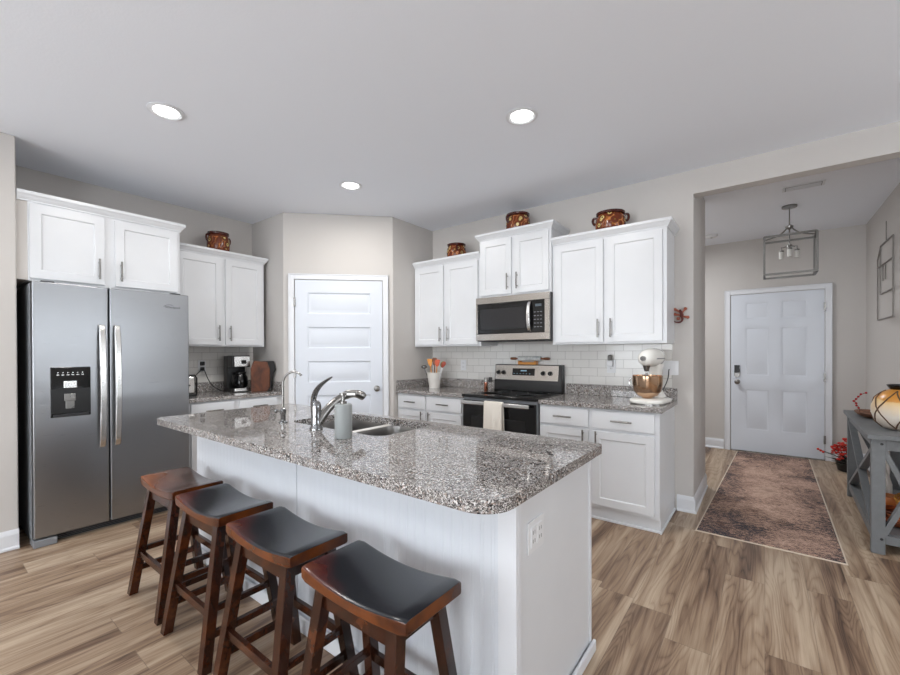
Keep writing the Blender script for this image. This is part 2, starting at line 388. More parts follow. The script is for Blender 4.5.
M_glass = mat('window_glass', (1, 1, 1, 1), .02, 0, Transmission_Weight=1.0, IOR=1.05)
def window(i, axis, a, b, p, z0, z1):
    f = MB(); t = .05
    def bx(s, a0, a1, z0_, z1_, d0, d1): (s.box(a0, a1, p + d0, p + d1, z0_, z1_) if axis == 'x' else s.box(p + d0, p + d1, a0, a1, z0_, z1_))
    for a0, a1, c, d in ((a, a + t, z0, z1), (b - t, b, z0, z1), (a + t, b - t, z0, z0 + t), (a + t, b - t, z1 - t, z1), ((a + b)/2 - .02, (a + b)/2 + .02, z0 + t, z1 - t)): bx(f, a0, a1, c, d, -.03, .03)
    o = struct(f.build('window_%d' % i, M_trim, None, smooth=False))
    g = MB(); bx(g, a + t, b - t, z0 + t, z1 - t, -.003, .003); g.build('pane', M_glass, o)
window(1, 'x', -3.2, -1.5, -3.44, .3, 2.4); window(2, 'x', -.55, 1.45, -3.44, .3, 2.4); window(3, 'y', .5, 3.5, 3.54, 1.2, 2.1)  # third window is added, shaped wide and low for the fridge reflection

# baseboards
def baseboard(name, pts, h=.13):
    """pts: floor polyline, board stands on its left side"""
    s = MB(); prof = [(0, 0), (.022, 0), (.022, .012), (.014, .022), (.014, h - .03), (.009, h - .012), (.004, h), (0, h)]
    P = [Vector((x, y, 0)) for x, y in pts]; rings = []
    for i, p in enumerate(P):
        d0 = (p - P[i-1]).normalized() if i else (P[1] - p).normalized(); d1 = (P[i+1] - p).normalized() if i < len(P) - 1 else d0
        n0 = Vector((-d0.y, d0.x, 0)); n1 = Vector((-d1.y, d1.x, 0)); nn = (n0 + n1); nn = nn / (nn.length_squared / 2 if nn.length else 1)
        rings.append([p + nn * u + Vector((0, 0, v)) for u, v in prof])
    return struct(s.loft(rings).build(name, M_trim, smooth=False))
def _bb(name, pts):  # choose side so the board lies in the room
    return baseboard(name, pts)
_bb('baseboard_opening', [(XO, D + T), (XO, D), (-.58, D)])
_bb('baseboard_left', [(-4.035, .447), (-4.035, -3.38)])
_bb('baseboard_foyer', [(-.44, DF), (-2.2, DF)])
_bb('baseboard_foyer_right', [(XF, D + .12), (XF, DF), (.64, DF)])

# pantry door on the diagonal wall; frame: local x along the wall, -y into the room
PD = struct(panel_slab(.122, 1.026, .012, 2.085, .0, -.014, [(.122 + .125, 1.026 - .125, z, z + .225) for z in (.28, .642, 1.004, 1.366, 1.728)], .012, .011, .022).build('door_1', M_door))
PD.location = (XS, YS, 0); PD.rotation_euler = (0, 0, PI/4)
def knob(parent, x, y, z, m=M_nickel):
    s = MB(); rings = []
    for r, d in ((.033, 0), (.033, .006), (.012, .01), (.012, .03), (.022, .036), (.028, .048), (.026, .06), (.014, .067), (.001, .068)):
        rings.append([(x + r * math.cos(2*PI*k/20), y - d, z + r * math.sin(2*PI*k/20)) for k in range(20)])
    return s.loft(rings).build('door_knob', m, parent)
knob(PD, .965, -.014, .93)
for z in (.25, 1.1, 1.85): MB().box(.108, .126, -.03, -.002, z - .045, z + .045).cyl((.116, -.02, z - .045), (.116, -.02, z + .045), .006, n=8).build('hinge', M_nickel, PD)
def casing(name, x0, x1, zt, wid, d=.024):
    s = MB()
    for (a, b, c, e) in ((x0, x0 + wid, 0, zt), (x1 - wid, x1, 0, zt), (x0 + wid, x1 - wid, zt - wid, zt)):
        s.box(a, b, -d, .0, c, e)
    s2 = .012
    for (a, b, c, e) in ((x0, x0 + s2, 0, zt), (x1 - s2, x1, 0, zt), (x0, x1, zt - s2, zt)): s.box(a, b, -d - .006, .0, c, e)
    return struct(s.build(name, M_trim, None, .002, 1, smooth=False))
o = casing('trim_1', .055, 1.09, 2.15, .058); o.location = PD.location; o.rotation_euler = PD.rotation_euler
# front door
FD = struct(panel_slab(-.359, .572, .012, 2.062, DF, DF - .014, [(a, b, c, d) for a, b in ((-.205, .045), (.165, .42)) for c, d in ((1.735, 1.955), (1.0, 1.625), (.29, .822))], .01, .007, .03).build('door_2', M_door))
knob(FD, -.29, DF - .014, .915)
MB().box(-.322, -.262, DF - .03, DF - .005, 1.0, 1.07).cyl((-.292, DF - .005, 1.0), (-.292, DF - .035, 1.0), .03).build('deadbolt', M_nickel, FD, .003)
MB().box(-.322, -.262, DF - .034, DF - .005, 1.035, 1.135).build('keypad', M_black, FD, .004)
for z in (.25, 1.0, 1.85): MB().box(.563, .583, DF - .034, DF - .004, z - .05, z + .05).build('hinge', M_nickel, FD)
MB().box(-.36, .575, DF - .04, DF - .005, 0, .014).build('threshold', M_nickel, FD)
o = casing('trim_2', -.43, .64, 2.13, .062); o.location = (0, DF, 0)

# backsplash tile, part of the walls
struct(box('trim_3', M_tileX, None, XP + .001, -.615, D - .008, D, 1.0, 1.40))
struct(box('trim_4', M_tileY, None, XL, XL + .008, 1.40, YS - .001, 1.0, 1.42))

# ------------------------------------------------------------------ cabinets
def cabinet(label, group, loc, rz, wid, d, z0, z1, kind='wall_cabinet'):
    t = thing(kind, label, 'cabinet', loc, rz, group)
    return t
def uppers(label, loc, rz, wid, d, z0, z1, zt, doors, left=True, right=True, dz=(.018, .028)):
    t = thing('wall_cabinet', label, 'cabinet', (loc[0], loc[1], 0), rz, 'white wall cabinets')
    box('cabinet_body', M_cab, t, 0, wid, -d, -.002, z0, z1, .002)
    n = len(doors)
    for i, (a, b, hx) in enumerate(doors):
        shaker(t, a, b, z0 + dz[0], z1 - dz[1], -d, (hx, z0 + dz[0] + .115))
    crown(t, -.053 if left == 'wall' else 0, wid, d, z1 - .012, zt, left=left is True, right=right)
    return t
# range wall
uppers('white two-door wall cabinet in the corner beside the pantry, left of the microwave', (XP + .003, D), 0, .908, .33, 1.382, 2.29, 2.342,
       [(.022, .43, .395), (.462, .878, .498)], False, False)
uppers('short white two-door wall cabinet directly above the microwave, taller crown than its neighbours', (-2.299, D), 0, .769, .355, 1.862, 2.447, 2.497,
       [(.02, .368, .335), (.402, .749, .438)])
uppers('wide white two-door wall cabinet above the stand mixer, right of the microwave', (-1.528, D), 0, .93, .33, 1.382, 2.29, 2.342,
       [(.03, .452, .415), (.482, .9, .518)], False, True)
# fridge wall: local x -> world +y, local -y -> world +x
R90 = PI/2
uppers('white two-door wall cabinet over the coffee maker, right of the fridge', (XL, 1.475), R90, YS - 1.475 - .042, .33, 1.382, 2.29, 2.342,
       [(.022, .43, .392), (.462, .845, .50)], False, True)
fc = uppers('deep white two-door cabinet directly above the refrigerator', (XL, .503), R90, .935, .605, 1.825, 2.385, 2.438,
       [(.008, .416, .38), (.48, .912, .515)], 'wall', True)
box('filler_strip', M_wall, fc, -.055, .0, -.60, -.2, 1.83, 2.40)

def bases(label, loc, rz, wid, d, cols, right_panel=False):
    t = thing('base_cabinet', label, 'cabinet', (loc[0], loc[1], 0), rz, 'white base cabinets')
    box('cabinet_body', M_cab, t, 0, wid, -d, -.002, .10, .875, .002)
    box('toe_kick', M_cab, t, 0, wid, -d + .03, -.01, 0, .10)
    (MB().box(0, wid + (.012 if right_panel else 0), -d + .014, -d + .029, 0, .018).box(wid, wid + (.012 if right_panel else .0001), -d, -.01, 0, .018)).build('shoe_moulding', M_trim, t, .004)
    for a, b, hs in cols:
        drawer(t, a, b, .722, .862, -d)
        shaker(t, a, b, .125, .700, -d, (a + .035 if hs < 0 else b - .035, .625))
    return t
bases('white base cabinet under the utensil crock, left of the range', (XP + .003, D), 0, .908, .61, [(.018, .405, 1), (.435, .868, -1)])
bases('white base cabinet under the stand mixer with its end facing the entry', (-1.526, D), 0, .928, .61, [(.012, .418, 1), (.45, .895, -1)], True)
bases('white base cabinet under the coffee maker between fridge and pantry', (XL, 1.462), R90, YS - 1.464, .61, [(.05, .425, 1), (.475, .86, -1)])

def counter(label, poly, splash, bev=.006):
    t = thing('countertop', label, 'countertop', (0, 0, 0), 0, 'wall counters')
    MB().prism(poly, 'z', .876, .914).build('worktop', M_gran, t, bev)
    s = MB()
    for b in splash: s.box(*b, .9145, 1.012)
    s.build('granite_splash', M_gran, t, .003)
    return t
counter('grey speckled granite countertop left of the range under the utensil crock', [(XP + .002, D - .001), (XP + .002, D - .645), (-2.303, D - .645), (-2.303, D - .001)],
        [(XP + .002, -2.303, D - .022, D - .001), (XP + .002, XP + .022, D - .64, D - .0225)])
counter('grey speckled granite countertop right of the range under the stand mixer', [(-1.526, D - .001), (-1.526, D - .645), (-.575, D - .645), (-.575, D - .001)],
        [(-1.526, -.575, D - .022, D - .001)])
counter('grey speckled granite countertop under the coffee maker beside the fridge', [(XL + .001, 1.455), (XL + .64, 1.455), (XL + .64, YS - .002), (XL + .001, YS - .002)],
        [(XL + .001, XL + .022, 1.455, YS - .002), (XL + .0225, XL + .63, YS - .022, YS - .002)])

# ------------------------------------------------------------------ island
isl = thing('kitchen_island', 'white beadboard kitchen island base standing in the middle of the floor', 'kitchen island')
IX0, IX1, IY0, IY1 = -2.93, -.611, 1.13, 1.815
MB().box(IX0, IX1, IY0 + .008, IY0 + .03, 0, .875).box(IX0, IX1, IY1 - .02, IY1, 0, .875).box(IX0, IX0 + .02, IY0 + .03, IY1 - .02, 0, .875).box(IX1 - .02, IX1, IY0 + .03, IY1 - .02, 0, .875).build('island_body', M_cab, isl, smooth=False)
def bead(xa, xb):
    n = int((xb - xa) / .041); p = (xb - xa) / n; poly = [(xa, IY0 + .0079), (xa, IY0)]
    for k in range(n):
        x = xa + (k + .5) * p
        for dx, dy in ((-.0065, 0), (-.0055, .0011), (-.0045, .0), (.0045, 0), (.0055, .0011), (.0065, 0)): poly.append((x + dx, IY0 + dy))
    poly += [(xb, IY0), (xb, IY0 + .0079)]
    MB().prism(poly, 'z', 0, .875).build('beadboard_panel', M_bead, isl, smooth=False)
bead(IX0, -1.796); bead(-1.790, IX1 - .06)
MB().box(IX1 - .06, IX1 + .006, IY0 - .006, IY0 + .01, 0, .875).box(IX1, IX1 + .006, IY0 + .009, IY0 + .03, 0, .875).build('corner_trim', M_trim, isl, .003)
box('end_trim', M_trim, isl, IX1, IX1 + .004, IY1 - .02, IY1 + .006, 0, .875, .001)
MB().box(IX0, IX1 + .022, IY0 - .022, IY0 - .007, 0, .075).build('base_moulding', M_trim, isl, .006)
MB().box(IX1 + .007, IX1 + .022, IY0, IY1 + .015, 0, .05).build('base_moulding', M_trim, isl, .006)
# worktop with a hole for the sink
SX0, SX1, SY0, SY1 = -2.225, -1.455, 1.355, 1.775
def rcorner():
    x0, x1, y0, y1 = -3.03, -.560, .925, 1.84
    out = []
    for cx, cy, a0, r in ((x1, y0, -PI/2, .10), (x1, y1, 0, .03), (x0, y1, PI/2, .03), (x0, y0, PI, .06)):
        sx = -1 if cx == x1 else 1; sy = -1 if cy == y1 else 1
        out += [(cx + sx * r + r * math.cos(a0 + PI/2 * k / 9), cy + sy * r + r * math.sin(a0 + PI/2 * k / 9)) for k in range(10)]
    return out
def island_top():
    bm = bmesh.new()
    outer = rcorner(); inner = rrect(SX0, SX1, SY0, SY1, .07, 8)
    es = []
    for lp in (outer, inner):
        vs = [bm.verts.new((x, y, .914)) for x, y in lp]
        es += [bm.edges.new((vs[i], vs[(i+1) % len(vs)])) for i in range(len(vs))]
    r = bmesh.ops.triangle_fill(bm, use_beauty=True, edges=es)
    fs = [g for g in r['geom'] if isinstance(g, bmesh.types.BMFace)]
    ex = bmesh.ops.extrude_face_region(bm, geom=fs)
    bmesh.ops.translate(bm, vec=(0, 0, -.038), verts=[g for g in ex['geom'] if isinstance(g, bmesh.types.BMVert)])
    s = MB(); s.bm.free(); s.bm = bm
    return s.build('island_countertop', M_gran, None, .011, 3)
tag(island_top(), 'grey and pink speckled granite countertop on the island with a cut-out for the sink', 'countertop')
M_sink = metal('sink_steel', rgb(150, 148, 146), .33, (60, 1, 1))
snk = thing('kitchen_sink', 'stainless double bowl sink set under the island countertop', 'sink', (0, 0, 0))
def bowl(x0, x1):
    y0, y1 = SY0 - .004, SY1 + .004
    s = MB(); rings = []
    for i, z, r in ((-.018, .8755, .075), (0, .8755, .07), (.004, .86, .068), (.012, .72, .06), (.03, .70, .05), (.09, .697, .02)):
        rings.append([(x, y, z) for x, y in rrect(x0 + i, x1 - i, y0 + i, y1 - i, r, 8)])
    s.loft(rings, False, True).build('bowl', M_sink, snk)
    cx, cy = (x0 + x1)/2, (y0 + y1)/2
    MB().lathe([(.045, .6975), (.045, .7), (.036, .702), (.03, .699), (.001, .699)], (cx, cy, 0)).build('drain', M_chrome, snk)
bowl(SX0 - .004, -1.83); bowl(-1.79, SX1 + .004)
MB().box(-1.829, -1.791, SY0 + .003, SY1 - .003, .845, .881).build('divider', metal('satin_steel', rgb(222, 220, 216), .5), snk, .006)

# gooseneck filter faucet
t = thing('filter_faucet', 'slim chrome gooseneck filtered water faucet at the left end of the sink', 'faucet', (-2.205, 1.305, .9145))
MB().lathe([(.024, 0), (.024, .006), (.014, .012), (.014, .05), (.017, .055), (.017, .075), (.008, .085), (.006, .09)]).build('faucet_base', M_chrome, t)
R_ = .068
pts = [(0, 0, .08), (0, 0, .16), (0, 0, .225)] + [(.9*(R_ - R_ * math.cos(a)), .44*(R_ - R_ * math.cos(a)), .225 + R_ * math.sin(a)) for a in [PI * k / 12 for k in range(1, 10)]]
MB().tube(pts, .0068, 12).build('spout', M_nickel, t)
MB().cyl((0, 0, .065), (-.045, -.012, .065), .007).ball((-.05, -.0135, .065), .012, 8).build('lever', M_chrome, t)
# main faucet
t = thing('kitchen_faucet', 'chrome pull-out kitchen faucet with tall curved lever beside the soap dispenser', 'faucet', (-1.865, 1.29, .9145))
MB().lathe([(.033, 0), (.033, .008), (.026, .02), (.025, .07), (.026, .12), (.022, .14), (.012, .152), (.001, .155)]).build('faucet_body', M_chrome, t)
lv = bez((-.022, 0, .03), (-.05, 0, .19), (.0, .0, .225), (.125, .005, .278), 14)
MB().tube(lv, [.008 + .009 * math.sin(PI * min(1, i / 14 * 1.0)) for i in range(14)] + [.006], 12, .6).build('lever', M_chrome, t)
sp = bez((0, .01, .035), (.012, .06, .11), (.02, .11, .145), (.03, .16, .165), 10)
MB().tube(sp, [.026, .025, .024, .023, .022, .021, .021, .021, .021, .021, .021], 16).build('spout', M_nickel, t)
hd = bez((.03, .158, .165), (.04, .19, .178), (.06, .235, .18), (.072, .262, .150), 10)
MB().tube(hd, [.021, .024, .024, .022, .021, .021, .022, .023, .024, .024, .02], 16).build('spray_head', M_nickel, t)
# soap dispenser
t = thing('soap_dispenser', 'pale grey cylindrical soap dispenser with steel pump in front of the sink', 'soap dispenser', (-1.585, 1.245, .9145))
M_soap = mat('grey_ceramic', rgb(150, 154, 153), .35); bump(M_soap, noise(M_soap, coords(M_soap), 60), .03, .002)
MB().lathe([(.038, 0), (.0405, .006), (.0405, .15), (.039, .158), (.03, .162), (.001, .158)], n=40).build('bottle_body', M_soap, t)
MB().lathe([(.016, .158), (.016, .172), (.008, .174), (.007, .2), (.018, .202), (.018, .212), (.001, .214)], n=20).build('pump', M_nickel, t)
MB().bar((.0, 0, .207), (.045, .035, .205), .011, .01).build('nozzle', M_nickel, t)

# ------------------------------------------------------------------ stools
def make_stool():
    t = thing('bar_stool', '', 'stool', (0, 0, 0), 0, 'saddle seat stools along the island')
    W, Dp, ZT = .463, .25, .634
    s = MB(); n = 18; rings = []
    for i in range(n + 1):
        u = -1 + 2 * i / n; x = u * W / 2
        dip = .026 * (1 - u * u) ** 1.2
        e = .004 if i in (0, n) else 0
        zt = ZT - dip - e; zb = ZT - .048 - dip * .6 + e
        y0 = -Dp/2 + e; y1 = Dp/2 - e; b = .005
        rings.append([(x, y0, zb + b), (x, y0 + b, zb), (x, y1 - b, zb), (x, y1, zb + b), (x, y1, zt - b), (x, y1 - b, zt - .002), (x, y1 - 3*b, zt), (x, y0 + 3*b, zt), (x, y0 + b, zt - .002), (x, y0, zt - b)])
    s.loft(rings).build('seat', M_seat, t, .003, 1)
    zb = ZT - .05
    tx, ty, fx, fy = .158, .082, .205, .168
    def leg(sx, sy):
        m = MB(); a = .021
        R_ = []
        for (x, y, z) in ((sx * fx, sy * fy, 0), (sx * tx, sy * ty, zb)):
            R_.append([(x + p * a, y + q * a * .95, z) for p, q in ((-1, -1), (1, -1), (1, 1), (-1, 1))])
        return m.loft(R_).build('leg', M_stool, t, .002, 1)
    for sx in (-1, 1):
        for sy in (-1, 1): leg(sx, sy)
    def P(sx, sy, z): k = z / zb; return Vector((sx * (fx + (tx - fx) * k), sy * (fy + (ty - fy) * k), z))
    for sy in (-1, 1):
        MB().bar(P(-1, sy, .545), P(1, sy, .545), .022, .062).build('apron', M_stool, t, .002, 1)
        MB().bar(P(-1, sy, .218), P(1, sy, .218), .02, .034).build('stretcher', M_stool, t, .002, 1)
    for sx in (-1, 1):
        MB().bar(P(sx, -1, .55), P(sx, 1, .55), .02, .055).build('apron', M_stool, t, .002, 1)
        MB().bar(P(sx, -1, .135), P(sx, 1, .135), .02, .03).build('stretcher', M_stool, t, .002, 1)
        MB().bar(P(sx, -1, .235), P(sx, 1, .235), .02, .026).build('stretcher', M_stool, t, .002, 1)
    for sx in (-1, 1):
        for sy in (-1, 1):
            p = P(sx, sy, .003); MB().lathe([(.014, -.003), (.014, .004), (.001, .004)], p, 12).build('glide', M_dark, t)
    return t
proto = make_stool()
SL = ['dark cherry wood saddle stool nearest the refrigerator, at the far end of the row',
      'dark wood saddle stool second from the refrigerator',
      'dark wood saddle stool third from the refrigerator, beside the nearest one',
      'dark cherry wood saddle stool nearest the camera, under the rounded island corner']
for i, (x, y) in enumerate(((-2.555, .905), (-2.037, .897), (-1.497, .892), (-.955, .882))):
    o = proto if i == 0 else copy_tree(proto)
    o.location = (x, y, 0); o['label'] = SL[i]
    if i == 0: brown_seat = [c for c in children(o) if c.name.startswith('seat')][0]
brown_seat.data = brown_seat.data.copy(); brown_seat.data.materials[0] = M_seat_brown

# ------------------------------------------------------------------ refrigerator (front faces +x; local: x->world y, -y->world x)
fr = thing('refrigerator', 'stainless side-by-side refrigerator with black water dispenser', 'refrigerator', (XL + .02, .50, 0), R90)
FW = .952; FD_ = .735          # body depth 0.66, doors to 0.735
box('fridge_body', M_side, fr, 0, FW, -.655, -.005, .03, 1.80, .004)
MB().box(.01, FW - .01, -.66, -.6, .0, .055).build('base_grille', M_side, fr, .004)
for k in range(4): box('grille_slat', M_dark, fr, .13, FW - .03, -.668, -.659, .008 + .011 * k, .014 + .011 * k)
MB().box(.0, .12, -.735, -.60, .0, .05).build('hinge_foot', M_side, fr, .006)
M_gap = M_mblack
box('gasket', M_gap, fr, .01, FW - .01, -.672, -.655, .06, 1.795)
XG = .411
dl = box('freezer_door', M_steel, fr, .002, XG - .004, -.735, -.672, .062, 1.808, .008, seg=3)
dr = box('fridge_door', M_steel, fr, XG + .004, FW - .002, -.735, -.672, .062, 1.808, .008, seg=3)
for d_, hx in ((dl, XG - .045), (dr, XG + .045)):
    s = MB(); pts = bez((hx, -.735, .625), (hx, -.80, .66), (hx, -.80, 1.49), (hx, -.735, 1.53), 16)
    rings = []
    for p in pts:
        rings.append([(p.x - .021, p.y, p.z), (p.x - .015, p.y - .012, p.z), (p.x + .015, p.y - .012, p.z), (p.x + .021, p.y, p.z)])
    s.loft(rings).build('handle', M_steel2, d_, .002, 1)
MB().box(.085, .305, -.7385, -.72, .87, 1.225).build('dispenser_panel', M_black, dl, .012, 3)
MB().box(.09, .3, -.7395, -.7380, .9, 1.07).build('dispenser_recess', M_mblack, dl, .002)
MB().box(.155, .225, -.752, -.739, 1.075, 1.125).build('dispenser_spout', M_steel2, dl, .003)
MB().box(.158, .218, -.750, -.739, .985, 1.035).box(.165, .212, -.748, -.739, .93, .985).build('dispenser_paddle', M_nickel, dl, .003)
MB().box(.10, .29, -.746, -.738, .876, .892).build('drip_tray', M_dark, dl, .002)
s = MB()
for k in range(6): s.box(.12 + k * .026, .134 + k * .026, -.7393, -.7386, 1.165, 1.17); s.box(.124 + k * .026, .130 + k * .026, -.7393, -.7386, 1.18, 1.186)
s.build('dispenser_icons', M_steel2, dl)
def text_mesh(name, body, size, m, parent, loc, rot, ext=.0006):
    c = bpy.data.curves.new(name, 'FONT'); c.body = body; c.size = size; c.extrude = ext; c.align_x = 'CENTER'
    tmp = bpy.data.objects.new(name, c); col.objects.link(tmp); bpy.context.view_layer.update()
    me = bpy.data.meshes.new_from_object(tmp.evaluated_get(bpy.context.evaluated_depsgraph_get())); bpy.data.objects.remove(tmp)
    me.materials.clear(); me.materials.append(m); o = bpy.data.objects.new(name, me); col.objects.link(o); o.parent = parent; o.location = loc; o.rotation_euler = rot
    return o
text_mesh('logo', 'Whirlpool', .026, M_dark, dr, (.83, -.7355, 1.688), (PI/2, 0, 0))
MB().tube(bez((.765, -.7358, 1.698), (.78, -.7358, 1.72), (.82, -.7358, 1.72), (.83, -.7358, 1.712), 8), .0014, 6).build('logo', M_dark, dr)
for a in (.05, FW - .12): MB().box(a, a + .07, -.70, -.62, 1.8, 1.82).build('hinge_cover', M_dark, fr, .004)

# ------------------------------------------------------------------ range
rg = thing('range', 'stainless electric range with black glass oven door and cooktop', 'range', (-2.299, D - .012, 0))
RW = .768
box('range_body', M_side, rg, .003, RW - .003, -.63, 0, .01, .895, .003)
box('cooktop', M_black, rg, .0, RW, -.665, -.06, .896, .922, .004)
for k, (x, y, r) in enumerate(((.2, -.46, .105), (.57, -.46, .085), (.2, -.2, .075), (.57, -.2, .1))):
    MB().lathe([(r, .9222), (r, .9226), (r - .003, .9226), (r - .003, .9222)], (x, y, 0), 40).build('burner_ring', M_side, rg)
bk = MB().prism([(-.085, .922), (-.085, 1.02), (-.082, 1.03), (-.06, 1.19), (0, 1.19), (0, .922)], 'x', .012, RW - .012).build('backguard', M_mblack, rg, .004)
MB().prism([(-.0875, 1.032), (-.0655, 1.183), (-.05, 1.183), (-.072, 1.032)], 'x', .02, RW - .045).build('control_panel', M_mwst, rg, .002)
def kn(x, z):
    y = -.0875 + (z - 1.032) * .146; s = MB(); s.cyl((x, y + .004, z), (x, y - .02, z - .003), .022, .019, 20)
    s.box(x - .003, x + .003, y - .026, y - .016, z - .018, z + .014); return s.build('knob', M_mblack, rg, .001, 1)
for x in (.062, .122, .565, .640): kn(x, 1.108)
MB().prism([(-.0815, 1.08), (-.0711, 1.151), (-.066, 1.151), (-.075, 1.08)], 'x', .225, .475).build('display', M_black, rg)
s = MB()
for k in range(6): s.box(.24 + k * .035, .252 + k * .035, -.0805, -.077, 1.096, 1.1)
s.box(.32, .385, -.0765, -.0735, 1.122, 1.134); s.build('display_marks', mat('display_glow', rgb(150, 190, 210), .4), rg)
od = box('oven_door', M_black, rg, .006, RW - .006, -.655, -.632, .225, .868, .005)
MB().box(.1, RW - .1, -.6565, -.655, .36, .72).build('oven_window', M_mblack, od, .0005)
s = MB(); s.box(.02, RW - .045, -.712, -.692, .835, .868)
for x in (.05, RW - .08): s.box(x - .012, x + .012, -.695, -.655, .842, .862)
s.build('handle', M_steel2, od, .005)
box('drawer', M_steel, rg, .006, RW - .006, -.655, -.632, .04, .215, .004)
# towel over the handle
M_cloth = mat('cream_towel', rgb(226, 220, 210), .95); bump(M_cloth, noise(M_cloth, coords(M_cloth, (1, 1, 1)), 220, 2), .5, .002)
def towel():
    x0 = -2.299 + .285; y = D - .012 - .702; s = MB(); W = .185; n = 14
    prof = [(.022, .60), (.021, .72), (.017, .84), (.014, .872), (0, .8765), (-.014, .872), (-.018, .84), (-.022, .72), (-.024, .60), (-.025, .55)]
    def ring(i):
        u = i / n; return [(x0 + u * W + (.006 * (z < .7) * (u - .5)), y + a + (.003 * math.sin(u * 9) if z < .83 else 0), z) for a, z in prof]
    out = [[p for p in ring(i)] for i in range(n + 1)]
    s.loft(out, False, False, False)
    o = s.build('kitchen_towel', M_cloth); m = o.modifiers.new('solid', 'SOLIDIFY'); m.thickness = .004; m.offset = 0
    return o
tag(towel(), 'cream kitchen towel hanging over the oven door handle', 'towel')
# shaker pair
M_copper = metal('copper', rgb(200, 130, 104), .22, (1, 1, 1)); M_brass = metal('brass', rgb(190, 140, 70), .3, (1, 1, 1))
M_gcl = mat('clear_glass', (1, 1, 1, 1), .03, 0, Transmission_Weight=1.0, IOR=1.3)
def shaker_jar(x, y, label, fill):
    t = thing('spice_grinder', label, 'spice grinder', (x, y, .9145))
    MB().lathe([(.018, 0), (.02, .003), (.02, .085), (.001, .086)], n=20).build('jar', M_copper if fill else M_gcl, t)
    MB().lathe([(.0205, .086), (.0205, .13), (.017, .135), (.001, .135)], n=20).build('grinder_cap', M_nickel if fill else M_dark, t)
shaker_jar(-2.345, 3.70, 'pinkish spice grinder with steel cap standing left of the range', 1)
shaker_jar(-2.33, 3.765, 'clear spice grinder with dark cap behind the pinkish one beside the range', 0)
# rolling pins and stand on the backguard
ZB = 1.179
t = thing('rolling_pin_stand', 'orange wooden cradle lying on top of the range back', 'stand', (-1.915, D - .045, ZB + .012))
MB().box(-.105, .095, -.028, .028, 0, .024).box(-.105, -.085, -.028, .028, .024, .034).box(.075, .095, -.028, .028, .024, .034).build('cradle', M_orwood, t, .003)
M_marble = mat('pale_grey_marble', rgb(206, 208, 206), .25); setc(M_marble, ramp(M_marble, noise(M_marble, coords(M_marble), 18, 5, .6, 1), [(.4, rgb(214, 214, 210)), (.6, rgb(176, 180, 182))]))
t = thing('rolling_pin', 'pale marble rolling pin with brown handles on the range back', 'rolling pin', (-1.9, D - .045, ZB + .071))
MB().cyl((-.125, 0, 0), (.125, 0, 0), .0245, n=24).build('roller', M_marble, t, .002)
for q in (-1, 1): MB().tube([(q * .125, 0, 0), (q * .145, 0, 0), (q * .16, 0, 0), (q * .19, 0, 0), (q * .215, 0, 0), (q * .222, 0, 0)], [.008, .008, .013, .0145, .012, .004], 14).build('handle', M_brownwood, t)

# microwave
mw = thing('microwave', 'stainless over-the-range microwave with black window and curved handle', 'microwave', (-2.316, D, 0))
MZ0, MZ1 = 1.425, 1.86; MW_ = .786
box('microwave_body', M_dark, mw, 0, MW_, -.375, -.002, MZ0, MZ1, .003)
s = MB(); y0, y1 = -.402, -.376
s.box(.0, MW_, y0, y1, 1.795, MZ1 - .002).box(0, MW_, y0, y1, 1.432, 1.495).box(0, .02, y0, y1, 1.495, 1.795).box(.74, MW_, y0, y1, 1.495, 1.795)
s.build('front_frame', M_mwst, mw, .002, 1, smooth=False)
box('door_glass', M_black, mw, .021, .615, y0 + .002, y1, 1.496, 1.794, .002)
box('window_mesh', mat('smoked_glass', rgb(34, 34, 36), .12), mw, .05, .545, y0, y0 + .002, 1.54, 1.74, .0005)
cp = box('control_panel', M_black, mw, .616, .739, y0 + .001, y1, 1.496, 1.794, .002)
box('display', mat('dim_display', rgb(80, 92, 100), .3), cp, .65, .71, y0, y0 + .0015, 1.735, 1.757)
s = MB()
for i in range(3):
    for j in range(5): s.box(.637 + i * .03, .655 + i * .03, y0, y0 + .0012, 1.545 + j * .034, 1.550 + j * .034)
s.build('keypad', M_side, cp)
hx = .595; pts = bez((hx, y0 + .002, 1.505), (hx, y0 - .052, 1.53), (hx, y0 - .052, 1.755), (hx, y0 + .002, 1.782), 14)
MB().loft([[(p.x - .017, p.y, p.z), (p.x - .012, p.y - .01, p.z), (p.x + .012, p.y - .01, p.z), (p.x + .017, p.y, p.z)] for p in pts]).build('handle', M_steel2, mw, .002, 1)
s = MB()
for k in range(14): s.box(.06 + k * .047, .09 + k * .047, -.36, -.10, MZ0 - .004, MZ0)
s.build('vent_grille', M_mblack, mw)

# ------------------------------------------------------------------ pots on the cabinets
def pot(label, x, y, z, r, h, rz, wide=1.0):
    t = thing('terracotta_pot', label, 'pot', (x, y, z), rz, 'painted clay pots on the cabinets')
    MB().lathe([(r * .86, 0), (r * .97, h * .1), (r * 1.0, h * .4), (r * .96, h * .7), (r * .86, h * .82), (r * .84, h * .86)], n=36).build('pot_body', M_pot, t)
    MB().lathe([(r * .84, h * .86), (r * .93, h * .9), (r * .95, h), (r * .88, h), (r * .84, h * .9), (r * .001, h * .88)], n=36).build('rim', M_potdark, t)
    MB().lathe([(r * .84, h * .885), (r * .8, h * .98), (r * .45, h * 1.07), (r * .12, h * 1.1), (.001, h * 1.1)], n=32).build('lid', M_potdark, t)
    for q in (-1, 1):
        MB().tube(bez((q * r * .90, 0, h * .80), (q * r * 1.22, 0, h * .98), (q * r * 1.25, 0, h * .55), (q * r * .99, 0, h * .5), 10), r * .09, 10).build('handle', M_potdark, t)
pot('large brown painted clay pot on the cabinet over the coffee maker', XL + .21, 1.93, 2.343, .105, .20, R90 + .1)
pot('small painted clay pot on the corner cabinet left of the microwave', -2.705, D - .2, 2.343, .108, .16, -.9)
